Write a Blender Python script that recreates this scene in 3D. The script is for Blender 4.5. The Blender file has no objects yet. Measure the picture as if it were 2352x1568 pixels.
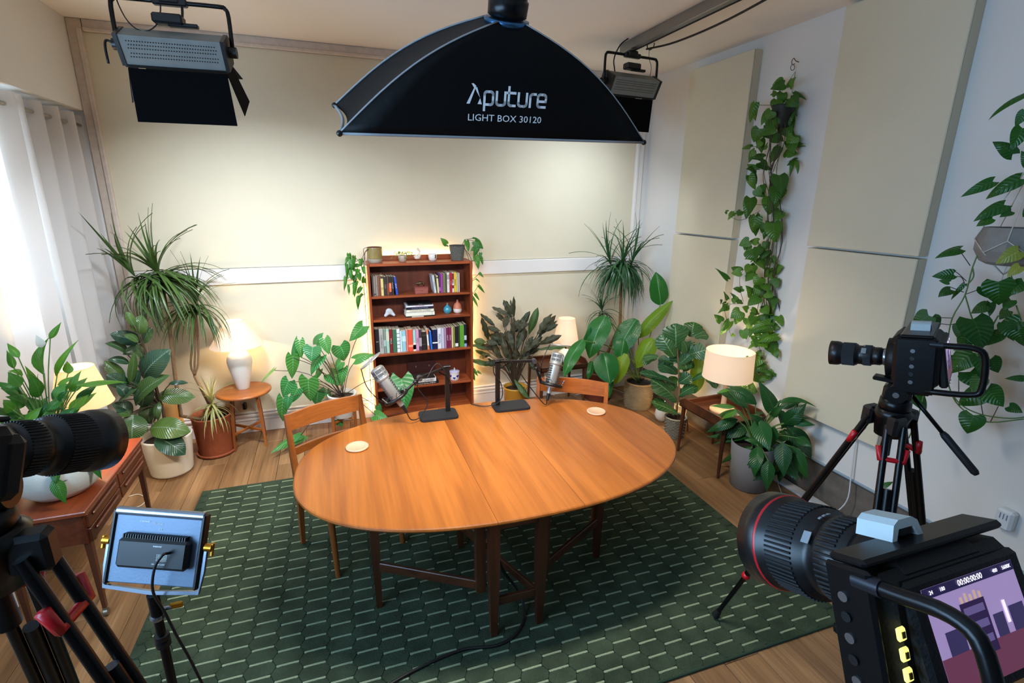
import bpy, math, random
from mathutils import Vector, Matrix
R = math.radians
rnd = random.Random(7)
sc = bpy.context.scene
col = sc.collection
# ------------------------------------------------------------------ camera
H = 2.1
FPX, YAW, PITCH, ROLL = 1165.96, .33890935, .27444251, .0101005
CAM = Vector((0, 0, H))
_f = Vector((math.sin(YAW)*math.cos(PITCH), math.cos(YAW)*math.cos(PITCH), -math.sin(PITCH)))
_r0 = Vector((math.cos(YAW), -math.sin(YAW), 0)); _u0 = _r0.cross(_f)
_r = _r0*math.cos(ROLL)+_u0*math.sin(ROLL); _u = -_r0*math.sin(ROLL)+_u0*math.cos(ROLL)
cd = bpy.data.cameras.new('camera'); cam = bpy.data.objects.new('camera', cd); col.objects.link(cam)
cd.sensor_width = 36; cd.lens = FPX/2352*36; cd.clip_start = .02
cam.matrix_world = Matrix(((_r.x, _u.x, -_f.x, 0), (_r.y, _u.y, -_f.y, 0), (_r.z, _u.z, -_f.z, H), (0, 0, 0, 1)))
sc.camera = cam
# world: pale overcast daylight outside the window
w = bpy.data.worlds.new('world'); sc.world = w; w.use_nodes = True
w.node_tree.nodes['Background'].inputs[0].default_value = (.75, .87, 1, 1)
w.node_tree.nodes['Background'].inputs[1].default_value = 1.0
sc.view_settings.view_transform = 'Standard'; sc.view_settings.look = 'None'
sc.view_settings.gamma = 1; sc.view_settings.use_curve_mapping = False
sc.view_settings.exposure = 0.08
sc.cycles.max_bounces = 7; sc.cycles.diffuse_bounces = 4; sc.cycles.transmission_bounces = 6
sc.cycles.transparent_max_bounces = 8; sc.cycles.sample_clamp_indirect = 4.0; sc.cycles.caustics_reflective = False; sc.cycles.caustics_refractive = False
# large lights: the aperture of the softbox, the two hanging panels and the daylight behind the curtain
E_SOFT, E_PANEL, E_WIN = 52, 28, 112
def area(name, loc, direction, sx, sy, power, color, spread=None):
    l = bpy.data.lights.new(name, 'AREA'); l.shape = 'RECTANGLE'; l.size = sx; l.size_y = sy; l.energy = power; l.color = color
    if spread: l.spread = R(spread)
    o = bpy.data.objects.new(name, l); col.objects.link(o); o.location = loc
    o.rotation_euler = Vector(direction).to_track_quat('-Z', 'Y').to_euler(); return o
SB_C = Vector((.66, 2.10, 2.385)); SB_N = Vector((0, .42, -.905)).normalized()
area('softbox_light', SB_C+SB_N*.004, SB_N, 1.06, .22, E_SOFT, (1, .94, .86), 150)
area('window_light', (-1.85, .9, 1.99), (1, .1, -.1), 2.7, 1.15, E_WIN, (.38, .66, 1))
area('window_light', (-1.85, 3.61, 1.99), (1, 0, 0), .34, 1.15, E_WIN*.10, (.66, .84, 1))
def point(name, loc, power, color, rad=.03):
    l = bpy.data.lights.new(name, 'POINT'); l.energy = power; l.color = color; l.shadow_soft_size = rad
    o = bpy.data.objects.new(name, l); col.objects.link(o); o.location = loc; return o

# ------------------------------------------------------------------ picture helpers
def ray(px, py): return _r*((px-1176)/FPX) - _u*((py-784)/FPX) + _f
def at(px, py, x=None, y=None, z=None):
    d = ray(px, py)
    t = (z-H)/d.z if z is not None else (y/d.y if y is not None else x/d.x)
    return CAM + d*t
def dp(px, py, depth): return CAM + ray(px, py)*depth
def pp(px, py, P, off=0.):
    "point on the vertical plane through P that faces the viewer, pushed off metres further away"
    n = Vector((P[0], P[1], 0)); D = n.length; n.normalize(); d = ray(px, py)
    return CAM + d*((D+off)/d.dot(n))
def depth(p): return (Vector(p)-CAM).dot(_f)
# ------------------------------------------------------------------ materials
def lin(h):
    h = h.lstrip('#'); v = [int(h[i:i+2], 16)/255 for i in (0, 2, 4)]
    return tuple((c/12.92 if c <= .04045 else ((c+.055)/1.055)**2.4) for c in v)+(1,)
_m = {}
def mat(name, color='#808080', rough=.5, metal=0, bump=0, bscale=60, var=0, vscale=8, emit=None, estr=0, transl=0, spec=None, coat=0, alpha=None, trans=0):
    if name in _m: return _m[name]
    m = bpy.data.materials.new(name); m.use_nodes = True; _m[name] = m
    nt = m.node_tree; N = nt.nodes; L = nt.links; b = N['Principled BSDF']
    c = lin(color) if isinstance(color, str) else color
    b.inputs['Base Color'].default_value = c; b.inputs['Roughness'].default_value = rough; b.inputs['Metallic'].default_value = metal
    if spec is not None: b.inputs['Specular IOR Level'].default_value = spec
    if coat: b.inputs['Coat Weight'].default_value = coat; b.inputs['Coat Roughness'].default_value = .2
    if emit: b.inputs['Emission Color'].default_value = lin(emit); b.inputs['Emission Strength'].default_value = estr
    if trans: b.inputs['Transmission Weight'].default_value = trans
    if alpha is not None: b.inputs['Alpha'].default_value = alpha
    if var or bump:
        tc = N.new('ShaderNodeTexCoord')
        if var:
            n = N.new('ShaderNodeTexNoise'); n.inputs['Scale'].default_value = vscale; n.inputs['Detail'].default_value = 5
            L.new(tc.outputs['Object'], n.inputs['Vector'])
            mx = N.new('ShaderNodeMix'); mx.data_type = 'RGBA'; mx.blend_type = 'MULTIPLY'; mx.inputs[0].default_value = 1
            mr = N.new('ShaderNodeMapRange'); mr.inputs[1].default_value = .3; mr.inputs[2].default_value = .7; mr.inputs[3].default_value = 1-var; mr.inputs[4].default_value = 1+var*.3
            L.new(n.outputs['Fac'], mr.inputs[0]); mx.inputs[6].default_value = c; L.new(mr.outputs[0], mx.inputs[7]); L.new(mx.outputs[2], b.inputs['Base Color'])
        if bump:
            n2 = N.new('ShaderNodeTexNoise'); n2.inputs['Scale'].default_value = bscale; n2.inputs['Detail'].default_value = 3
            L.new(tc.outputs['Object'], n2.inputs['Vector'])
            bp = N.new('ShaderNodeBump'); bp.inputs['Strength'].default_value = bump; bp.inputs['Distance'].default_value = .01
            L.new(n2.outputs['Fac'], bp.inputs['Height']); L.new(bp.outputs[0], b.inputs['Normal'])
    if transl:
        t = N.new('ShaderNodeBsdfTranslucent'); t.inputs[0].default_value = c
        ms = N.new('ShaderNodeMixShader'); ms.inputs[0].default_value = transl
        L.new(b.outputs[0], ms.inputs[1]); L.new(t.outputs[0], ms.inputs[2]); L.new(ms.outputs[0], N['Material Output'].inputs[0])
    return m
def wood(name, c1, c2, c3=None, rough=.4, axis=1, scale=1., coat=0, bump=.05, coord='Object', dark=.5):
    "wood grain running along one axis"
    if name in _m: return _m[name]
    m = bpy.data.materials.new(name); m.use_nodes = True; _m[name] = m
    nt = m.node_tree; N = nt.nodes; L = nt.links; b = N['Principled BSDF']
    b.inputs['Roughness'].default_value = rough
    if coat: b.inputs['Coat Weight'].default_value = coat; b.inputs['Coat Roughness'].default_value = .25
    tc = N.new('ShaderNodeTexCoord'); mp = N.new('ShaderNodeMapping'); s = [14*scale]*3; s[axis] = 1.1*scale; mp.inputs['Scale'].default_value = s
    oi = N.new('ShaderNodeObjectInfo'); va = N.new('ShaderNodeVectorMath'); va.operation = 'ADD'
    cb = N.new('ShaderNodeCombineXYZ'); ml = N.new('ShaderNodeMath'); ml.operation = 'MULTIPLY'; ml.inputs[1].default_value = 37
    L.new(oi.outputs['Random'], ml.inputs[0])
    for i in range(3): L.new(ml.outputs[0], cb.inputs[i])
    L.new(tc.outputs[coord], va.inputs[0]); L.new(cb.outputs[0], va.inputs[1]); L.new(va.outputs[0], mp.inputs[0])
    n1 = N.new('ShaderNodeTexNoise'); n1.inputs['Scale'].default_value = 1.; n1.inputs['Detail'].default_value = 7; n1.inputs['Distortion'].default_value = .6; L.new(mp.outputs[0], n1.inputs['Vector'])
    mp2 = N.new('ShaderNodeMapping'); s2 = [90*scale]*3; s2[axis] = 3*scale; mp2.inputs['Scale'].default_value = s2; L.new(va.outputs[0], mp2.inputs[0])
    n2 = N.new('ShaderNodeTexNoise'); n2.inputs['Scale'].default_value = 1.5; n2.inputs['Detail'].default_value = 3; L.new(mp2.outputs[0], n2.inputs['Vector'])
    cr = N.new('ShaderNodeValToRGB'); e = cr.color_ramp.elements; e[0].position = .32; e[0].color = lin(c2); e[1].position = .66; e[1].color = lin(c1)
    if c3: q = e.new(.5); q.color = lin(c3)
    L.new(n1.outputs['Fac'], cr.inputs[0])
    mx = N.new('ShaderNodeMix'); mx.data_type = 'RGBA'; mx.blend_type = 'MULTIPLY'; mx.inputs[0].default_value = 1
    mr = N.new('ShaderNodeMapRange'); mr.inputs[1].default_value = .35; mr.inputs[2].default_value = .6; mr.inputs[3].default_value = 1-dark*.5; mr.inputs[4].default_value = 1.05
    L.new(n2.outputs['Fac'], mr.inputs[0]); L.new(cr.outputs[0], mx.inputs[6]); L.new(mr.outputs[0], mx.inputs[7])
    # each piece differs a little in tone
    m2 = N.new('ShaderNodeMix'); m2.data_type = 'RGBA'; m2.blend_type = 'MULTIPLY'; m2.inputs[0].default_value = 1
    mr2 = N.new('ShaderNodeMapRange'); mr2.inputs[3].default_value = .86; mr2.inputs[4].default_value = 1.08; L.new(oi.outputs['Random'], mr2.inputs[0])
    L.new(mx.outputs[2], m2.inputs[6]); L.new(mr2.outputs[0], m2.inputs[7]); L.new(m2.outputs[2], b.inputs['Base Color'])
    bp = N.new('ShaderNodeBump'); bp.inputs['Strength'].default_value = bump; bp.inputs['Distance'].default_value = .004; L.new(n2.outputs['Fac'], bp.inputs['Height']); L.new(bp.outputs[0], b.inputs['Normal'])
    return m
def leafmat(name, c1, c2, vein='#7fae60', rough=.35, transl=.25, nlat=12, vstr=.5, lat=.35, var=.25):
    "leaf: midrib and side veins from the leaf's own uv, per-leaf tone"
    if name in _m: return _m[name]
    m = bpy.data.materials.new(name); m.use_nodes = True; _m[name] = m
    nt = m.node_tree; N = nt.nodes; L = nt.links; b = N['Principled BSDF']; b.inputs['Roughness'].default_value = rough
    uv = N.new('ShaderNodeUVMap'); sp = N.new('ShaderNodeSeparateXYZ'); L.new(uv.outputs[0], sp.inputs[0])
    def mth(op, a, c=None, v=None):
        n = N.new('ShaderNodeMath'); n.operation = op; L.new(a, n.inputs[0])
        if c is not None: L.new(c, n.inputs[1])
        if v is not None: n.inputs[1].default_value = v
        return n.outputs[0]
    ua = mth('ABSOLUTE', mth('SUBTRACT', sp.outputs[0], v=.5))
    oi = N.new('ShaderNodeObjectInfo'); nz = N.new('ShaderNodeTexNoise'); nz.inputs['Scale'].default_value = 3; L.new(uv.outputs[0], nz.inputs['Vector'])
    fac = mth('ADD', mth('MULTIPLY', oi.outputs['Random'], v=.75), mth('MULTIPLY', nz.outputs['Fac'], v=.35))
    mx = N.new('ShaderNodeMix'); mx.data_type = 'RGBA'; mx.inputs[6].default_value = lin(c1); mx.inputs[7].default_value = lin(c2); L.new(fac, mx.inputs[0])
    mid = mth('LESS_THAN', ua, v=.022)
    ph = mth('FRACT', mth('SUBTRACT', mth('MULTIPLY', sp.outputs[1], v=nlat), mth('MULTIPLY', ua, v=nlat*.45)))
    latv = mth('MULTIPLY', mth('LESS_THAN', ph, v=.16), v=lat)
    v = mth('MULTIPLY', mth('MAXIMUM', mid, latv), v=vstr)
    m2 = N.new('ShaderNodeMix'); m2.data_type = 'RGBA'; m2.inputs[7].default_value = lin(vein); L.new(v, m2.inputs[0]); L.new(mx.outputs[2], m2.inputs[6])
    L.new(m2.outputs[2], b.inputs['Base Color'])
    bp = N.new('ShaderNodeBump'); bp.inputs['Strength'].default_value = .35; bp.inputs['Distance'].default_value = .003
    w_ = mth('SINE', mth('MULTIPLY', mth('SUBTRACT', mth('MULTIPLY', sp.outputs[1], v=nlat), mth('MULTIPLY', ua, v=nlat*.45)), v=6.283))
    L.new(w_, bp.inputs['Height']); L.new(bp.outputs[0], b.inputs['Normal'])
    t = N.new('ShaderNodeBsdfTranslucent'); L.new(m2.outputs[2], t.inputs[0])
    ms = N.new('ShaderNodeMixShader'); ms.inputs[0].default_value = transl
    L.new(b.outputs[0], ms.inputs[1]); L.new(t.outputs[0], ms.inputs[2]); L.new(ms.outputs[0], N['Material Output'].inputs[0])
    return m
# ------------------------------------------------------------------ mesh builder
I4 = Matrix.Identity(4)
class MB:
    def __init__(s): s.v = []; s.f = []; s.sm = []; s.uv = []; s.mi = []; s.slot = 0
    def add(s, vs, fs, M=None, smooth=False, uvs=None):
        o = len(s.v)
        s.v += [tuple(M @ Vector(p)) for p in vs] if M is not None else [tuple(p) for p in vs]
        for f in fs:
            s.f.append(tuple(i+o for i in f)); s.sm.append(smooth); s.mi.append(s.slot)
            s.uv.append([uvs[i] for i in f] if uvs else [(0, 0)]*len(f))
        return s
    def box(s, c, d, b=0., M=None):
        "box centre c, size d, chamfer b"
        x, y, z = d[0]/2, d[1]/2, d[2]/2; b = min(b, x*.9, y*.9, z*.9)
        T = Matrix.Translation(c) if M is None else M @ Matrix.Translation(c)
        if b <= 0:
            vs = [(i*x, j*y, k*z) for i in (-1, 1) for j in (-1, 1) for k in (-1, 1)]
            return s.add(vs, [(0, 1, 3, 2), (4, 6, 7, 5), (0, 4, 5, 1), (2, 3, 7, 6), (0, 2, 6, 4), (1, 5, 7, 3)], T)
        vs = []; ix = {}
        for i in (-1, 1):
            for j in (-1, 1):
                for k in (-1, 1):
                    ix[i, j, k] = len(vs)
                    vs += [(i*x, j*(y-b), k*(z-b)), (i*(x-b), j*y, k*(z-b)), (i*(x-b), j*(y-b), k*z)]
        F = []
        for a in range(3):
            o = [q for q in range(3) if q != a]
            for sg in (-1, 1):
                def V(p, q):
                    t = [0, 0, 0]; t[a] = sg; t[o[0]] = p; t[o[1]] = q; return ix[tuple(t)]+a
                F.append((V(-1, -1), V(1, -1), V(1, 1), V(-1, 1)))
            for p in (-1, 1):
                for q in (-1, 1):
                    def W(e, which):
                        t = [0, 0, 0]; t[a] = e; t[o[0]] = p; t[o[1]] = q; return ix[tuple(t)]+o[which]
                    F.append((W(-1, 0), W(1, 0), W(1, 1), W(-1, 1)))
        for key in ix: F.append((ix[key], ix[key]+1, ix[key]+2))
        # consistent outward winding
        G = []
        for f in F:
            p = [Vector(vs[i]) for i in f]; n = (p[1]-p[0]).cross(p[2]-p[0]); cc = sum(p, Vector())/len(p)
            G.append(f if n.dot(cc) > 0 else tuple(reversed(f)))
        return s.add(vs, G, T)
    def lathe(s, prof, n=24, M=None, smooth=True, caps=True):
        vs = []; fs = []
        for r, z in prof:
            for i in range(n):
                a = 2*math.pi*i/n; vs.append((r*math.cos(a), r*math.sin(a), z))
        for k in range(len(prof)-1):
            for i in range(n):
                j = (i+1) % n; fs.append((k*n+i, k*n+j, (k+1)*n+j, (k+1)*n+i))
        s.add(vs, fs, M, smooth)
        if caps:
            if prof[0][0] > 1e-4: s.add(vs[:n], [tuple(reversed(range(n)))], M)
            if prof[-1][0] > 1e-4: s.add(vs[-n:], [tuple(range(n))], M)
        return s
    def cyl(s, a, b, r, r2=None, n=12, smooth=True):
        a = Vector(a); b = Vector(b); d = b-a; r2 = r if r2 is None else r2
        M = Matrix.Translation(a) @ d.to_track_quat('Z', 'Y').to_matrix().to_4x4()
        return s.lathe([(r, 0), (r2, d.length)], n, M, smooth)
    def tube(s, pts, r, n=6, closed=False, smooth=True, flat=None):
        pts = [Vector(p) for p in pts]; k = len(pts); rs = r if isinstance(r, (list, tuple)) else [r]*k
        vs = []; fs = []; up = None
        for i, p in enumerate(pts):
            if closed: t = pts[(i+1) % k]-pts[i-1]
            else: t = pts[min(i+1, k-1)]-pts[max(i-1, 0)]
            t = t.normalized() if t.length > 1e-9 else Vector((0, 0, 1))
            if up is None:
                up = Vector((0, 0, 1)) if abs(t.z) < .9 else Vector((1, 0, 0))
            x = (up - t*up.dot(t)); x = x.normalized() if x.length > 1e-6 else t.orthogonal().normalized(); up = x; y = t.cross(x)
            for j in range(n):
                a = 2*math.pi*j/n+math.pi/n; vs.append(p+(x*math.cos(a)*(flat or 1)+y*math.sin(a))*rs[i])
        for i in range(k if closed else k-1):
            for j in range(n):
                fs.append((i*n+j, i*n+(j+1) % n, ((i+1) % k)*n+(j+1) % n, ((i+1) % k)*n+j))
        if not closed: fs += [tuple(reversed(range(n))), tuple(range((k-1)*n, k*n))]
        return s.add(vs, fs, None, smooth)
    def prism(s, poly, z0, z1, M=None, smooth=False):
        n = len(poly); vs = [(x, y, z0) for x, y in poly]+[(x, y, z1) for x, y in poly]
        fs = [tuple(reversed(range(n))), tuple(range(n, 2*n))]
        s.add(vs, fs, M); s.add(vs, [(i, (i+1) % n, n+(i+1) % n, n+i) for i in range(n)], M, smooth); return s
    def sphere(s, c, r, n=12, m=8, sc=(1, 1, 1), M=None):
        prof = [(max(r*math.sin(math.pi*i/m), 1e-5), -r*math.cos(math.pi*i/m)) for i in range(m+1)]
        T = Matrix.Translation(c) @ Matrix.Diagonal((*sc, 1))
        return s.lathe(prof, n, T if M is None else M @ T, True, False)
    def mesh(s, name, m):
        me = bpy.data.meshes.new(name); me.from_pydata(s.v, [], s.f); me.polygons.foreach_set('use_smooth', s.sm)
        me.polygons.foreach_set('material_index', s.mi)
        ul = me.uv_layers.new(name='UVMap'); ul.data.foreach_set('uv', [c for f in s.uv for p in f for c in p])
        for q in (m if isinstance(m, (list, tuple)) else [m]): me.materials.append(q)
        me.update(); return me
    def build(s, name, m, parent=None, label=None, cat=None, group=None, kind=None, loc=None, M=None):
        return link(name, s.mesh(name, m), parent, label, cat, group, kind, loc, M)
def link(name, me, parent=None, label=None, cat=None, group=None, kind=None, loc=None, M=None):
    o = bpy.data.objects.new(name, me); col.objects.link(o)
    if parent is not None: o.parent = parent
    if M is not None: o.matrix_basis = M
    if loc is not None: o.location = loc
    return tag(o, label, cat, group, kind)
def tag(o, label=None, cat=None, group=None, kind=None):
    for k, v in (('label', label), ('category', cat), ('group', group), ('kind', kind)):
        if v: o[k] = v
    return o
def thing(name, loc, label, cat, rz=0, group=None, M=None):
    o = bpy.data.objects.new(name, None); col.objects.link(o); o.empty_display_size = .05
    if M is not None: o.matrix_basis = M
    else: o.location = loc; o.rotation_euler = (0, 0, rz)
    return tag(o, label, cat, group)
def frame(origin, fwd, up=(0, 0, 1)):
    "matrix: +Y along fwd, +Z close to up"
    y = Vector(fwd).normalized(); x = y.cross(Vector(up)).normalized(); z = x.cross(y)
    return Matrix(((x.x, y.x, z.x, origin[0]), (x.y, y.y, z.y, origin[1]), (x.z, y.z, z.z, origin[2]), (0, 0, 0, 1)))
def curve(pts, n=5):
    "catmull-rom through pts"
    P = [Vector(p) for p in pts]; out = []
    if len(P) < 3: return P
    Q = [P[0]*2-P[1]]+P+[P[-1]*2-P[-2]]
    for i in range(1, len(Q)-2):
        for k in range(n):
            t = k/n; a, b, c, d = Q[i-1:i+3]
            out.append(.5*((2*b)+(c-a)*t+(2*a-5*b+4*c-d)*t*t+(3*b-a-3*c+d)*t**3))
    return out+[P[-1]]
def cable(pts, r, m, label=None, cat='cable', parent=None, name='cable', n=5, sides=6):
    return MB().tube(curve(pts, n), r, sides).build(name, m, parent, label, cat if parent is None else None)
_tx = {}
def text(body, size, M, m, parent, name='lettering', ext=.0004, align='CENTER', label=None, sx=1.):
    c = bpy.data.curves.new('t', 'FONT'); c.body = body; c.size = size; c.extrude = ext; c.align_x = align; c.align_y = 'CENTER'; c.resolution_u = 2
    t = bpy.data.objects.new('t', c); me = bpy.data.meshes.new_from_object(t); me.name = name
    bpy.data.objects.remove(t); bpy.data.curves.remove(c)
    me.materials.clear(); me.materials.append(m)
    return link(name, me, parent, label=label, M=M @ Matrix.Diagonal((sx, 1, 1, 1)))
# ------------------------------------------------------------------ the room
YB, XR, XL, ZC, YF = 4.854, 3.196, -1.635, 3.29, -1.6
M_plaster = mat('white plaster', '#e4e2de', .85, bump=.08, bscale=30, var=.03, vscale=2)
M_ceil = mat('ceiling paint', '#f1ebe5', .9, bump=.05, bscale=20)
M_fab = mat('cream acoustic cloth', '#ddd4bb', .95, bump=.25, bscale=400, var=.03, vscale=3)
M_trim = mat('white gloss trim', '#e6e2de', .45)
M_trimold = mat('weathered white moulding', '#d3c5b8', .6, var=.12, vscale=25, bump=.1, bscale=40)
def struct(name, mb, m, parent=None): return mb.build(name, m, parent, kind=None if parent else 'structure')
wb = struct('wall_back', MB().box(((XL+XR)/2-.3, YB+.06, ZC/2), (XR-XL+1.2, .12, ZC+.2)), M_plaster)
# upper and lower stretched cloth fields between the mouldings
MB().box((.75, YB-.006, 2.36), (4.6, .012, 1.70), .003).build('cloth_panel', M_fab, wb)
MB().box((.75, YB-.006, .785), (4.6, .012, 1.17), .003).build('cloth_panel', M_fab, wb)
# left wall: bulkhead above the window recess, recessed wall with the sashes
wl = struct('wall_left', MB().box((XL-.20, (YB+YF)/2, (2.687+ZC)/2), (.40, YB-YF, ZC-2.687)), M_plaster)
y0, y1, y2, y3, zs, zt = -.5, 3.05, 3.42, 3.80, 1.36, 2.62
for a, b, c, d in ((YF, y0, 0, 2.69), (y1, y2, 0, 2.69), (y3, YB, 0, 2.69), (y0, y1, 0, zs), (y2, y3, 0, zs), (y0, y1, zt, 2.69), (y2, y3, zt, 2.69)):
    MB().box((-1.93, (a+b)/2, (c+d)/2), (.14, b-a, d-c)).build('wall_section', M_plaster, wl)
M_glass = mat('window glass', '#ffffff', .02, trans=1)
for k, (a, b) in enumerate(((y0, y1), (y2, y3))):
    wdw = struct('window_%d' % (k+1), MB().box((-1.93, (a+b)/2, zs+.015), (.17, b-a, .03), .005), M_trim)
    for q in (a+.025, b-.025): MB().box((-1.94, q, (zs+zt)/2), (.05, .05, zt-zs)).build('window_frame', M_trim, wdw)
    for q in (zs+.05, (zs+zt)/2, zt-.03): MB().box((-1.94, (a+b)/2, q), (.045, b-a-.1, .045)).build('window_frame', M_trim, wdw)
    for q, e in ((zs+.07, (zs+zt)/2-.022), ((zs+zt)/2+.022, zt-.05)):
        MB().box((-1.945, (a+b)/2, (q+e)/2), (.006, b-a-.1, e-q)).build('pane', M_glass, wdw)
wr = struct('wall_right', MB().box((XR+.06, (YB+YF)/2, (ZC+.285)/2), (.12, YB-YF, ZC-.285)), M_plaster)
struct('wall_front', MB().box(((XL+XR)/2, YF-.06, ZC/2), (XR-XL+.9, .12, ZC+.2)), mat('grey-brown rear wall', '#6f6862', .9))
ceil = struct('ceiling', MB().box(((XL+XR)/2, (YB+YF)/2, ZC+.06), (XR-XL+.9, YB-YF+.3, .12)), M_ceil)
# baseboard zone of the right wall: dark unfinished strip above a loose white board
struct('baseboard_right', MB().box((XR+.085, (YB+YF)/2, .1425), (.11, YB-YF, .285)), mat('bare grey plinth', '#6e675f', .8, var=.35, vscale=9, bump=.2, bscale=25))
struct('trim_1', MB().box((XR-.004, (2.75+YF)/2, .292), (.014, 2.75-YF, .016), .003), mat('pale blue edging', '#93a7b6', .6))
# mouldings of the back wall
def moulding(name, segs, m):
    mb = MB()
    for c, d, b in segs: mb.box(c, d, b)
    return struct(name, mb, m)
moulding('trim_2', [((-1.59, YB-.012, 1.745), (.09, .024, 3.09), .004), ((-1.562, YB-.03, 1.72), (.034, .02, 3.02), .006)], M_trimold)
moulding('trim_3', [((-.33, YB-.012, 3.25), (2.42, .024, .08), .004), ((-.33, YB-.03, 3.222), (2.42, .02, .028), .006)], M_trimold)
moulding('trim_4', [((2.0, YB-.013, 3.25), (2.23, .026, .08), .004), ((2.0, YB-.031, 3.222), (2.23, .02, .028), .006)], M_trimold)
moulding('trim_5', [((3.088, YB-.012, 1.745), (.095, .024, 3.09), .004), ((3.06, YB-.03, 1.72), (.03, .02, 3.02), .006)], M_trim)
moulding('trim_6', [((.746, YB-.016, 1.44), (4.59, .032, .132), .004)], M_trim)
moulding('baseboard_back', [((.8, YB-.012, .085), (4.86, .024, .17), .003), ((.8, YB-.02, .165), (4.86, .04, .03), .008), ((.8, YB-.015, .195), (4.86, .03, .02), .006), ((.8, YB-.017, .125), (4.86, .034, .014), .004)], M_trim)
moulding('baseboard_left', [((-1.845, 2.0, .08), (.025, 5.6, .16), .004)], M_trim)
# floor of oak laminate boards
M_floor = wood('oak laminate', '#a17c56', '#6f5033', '#8a6643', .45, 1, .55, bump=.08, dark=.45)
fl = struct('floor', MB().box(((XL+XR)/2-.1, (YB+YF)/2, -.035), (XR-XL+.6, YB-YF+.2, .05)), mat('dark joint', '#3a2a1c', .9))
pw, i = .195, 0
x = -1.92
while x < XR+.1:
    y = YB+.05-(i*.47 % 1.25); ys = [YB+.05]
    while y > YF: ys.append(y); y -= 1.25
    ys.append(YF)
    for a, b in zip(ys, ys[1:]):
        if a-b > .02: MB().box((0, 0, 0), (pw-.0025, a-b-.0025, .01), .0012).build('plank', M_floor, fl, loc=(x+pw/2, (a+b)/2, -.005))
    x += pw; i += 1
# acoustic panels on the right wall: leave them where they hang
M_ply = mat('panel edge', '#cfc5ac', .9)
def apanel(y0, y1, z0, z1, label):
    t = thing('acoustic_panel', (3.12, (y0+y1)/2, (z0+z1)/2), label, 'acoustic panel', group='cloth covered acoustic panels on the right wall')
    MB().box((0, 0, 0), (.012, y1-y0, z1-z0), .004).build('front_cloth', M_fab, t)
    MB().box((.041, 0, 0), (.068, y1-y0-.001, z1-z0-.001), .002).build('frame', M_ply, t)
apanel(3.425, 4.17, 1.803, 3.20, 'cream upper acoustic panel of the far narrow pair near the corner')
apanel(3.425, 4.19, .62, 1.787, 'cream lower acoustic panel of the far pair behind the fiddle-leaf fig')
apanel(1.965, 2.70, 1.807, 3.26, 'tall cream upper acoustic panel nearest the viewer, cut by the frame top')
apanel(1.965, 2.69, .62, 1.792, 'cream lower acoustic panel behind the tripod camera on the right')
# ------------------------------------------------------------------ rug
RUG = Matrix.Translation((.672, 2.644, 0)) @ Matrix.Rotation(R(-.47), 4, 'Z')
rug = thing('rug', (0, 0, 0), 'large dark green pile rug with pale dash pattern under the oval table', 'rug', M=RUG)
M_rugb = mat('rug backing', '#22352b', .95)
M_rug = mat('green rug pile', '#414f3e', 1, bump=.9, bscale=220, var=.38, vscale=7, spec=.1)
M_dash = mat('pale rug pile', '#93a184', 1, bump=.8, bscale=260, spec=.1)
hw, hd = 1.722, 1.185
MB().box((0, 0, .004), (hw*2, hd*2, .008), .003).build('rug_backing', M_rugb, rug)
cells, dashes, sx, sy = MB(), MB(), .1186, .0832
ph = (.605-.672) % (2*sx)
k0 = -int(hw/sx)-2
for k in range(k0, int(hw/sx)+2):
    xc = ph+k*sx
    n0 = .0 if k % 2 == 0 else sy/2
    for q in range(-16, 17):
        yc = (1.835-2.644) % sy + q*sy + n0
        a = [(-.073, 0), (-.058, sy*.42), (-.035, sy*.5), (.035, sy*.5), (.058, sy*.42), (.073, 0), (.058, -sy*.42), (.035, -sy*.5), (-.035, -sy*.5), (-.058, -sy*.42)]
        P = [(max(-hw+.004, min(hw-.004, xc+px*.95)), max(-hd+.004, min(hd-.004, yc+sy/2+py*.94))) for px, py in a]
        if max(p[0] for p in P)-min(p[0] for p in P) < .01 or max(p[1] for p in P)-min(p[1] for p in P) < .008: continue
        cx_ = sum(p[0] for p in P)/10; cy_ = sum(p[1] for p in P)/10
        vs = [(x_, y_, .0085) for x_, y_ in P]+[(cx_+(x_-cx_)*.97, cy_+(y_-cy_)*.9, .0155) for x_, y_ in P]
        cells.add(vs, [tuple(range(10, 20))]+[(i_, (i_+1) % 10, 10+(i_+1) % 10, 10+i_) for i_ in range(10)])
        if abs(xc) < hw-.06 and abs(yc) < hd-.03: dashes.box((xc, yc, .0125), (.098, .0115, .007), .002)
cells.build('pile', M_rug, rug, kind='stuff'); dashes.build('pale_dashes', M_dash, rug, kind='stuff')
bd = MB()
for sgn in (-1, 1): bd.box((0, sgn*(hd-.006), .008), (hw*2, .012, .014), .004); bd.box((sgn*(hw-.006), 0, .008), (.012, hd*2, .014), .004)
bd.build('binding', mat('rug binding', '#27402f', .95), rug)
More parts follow.
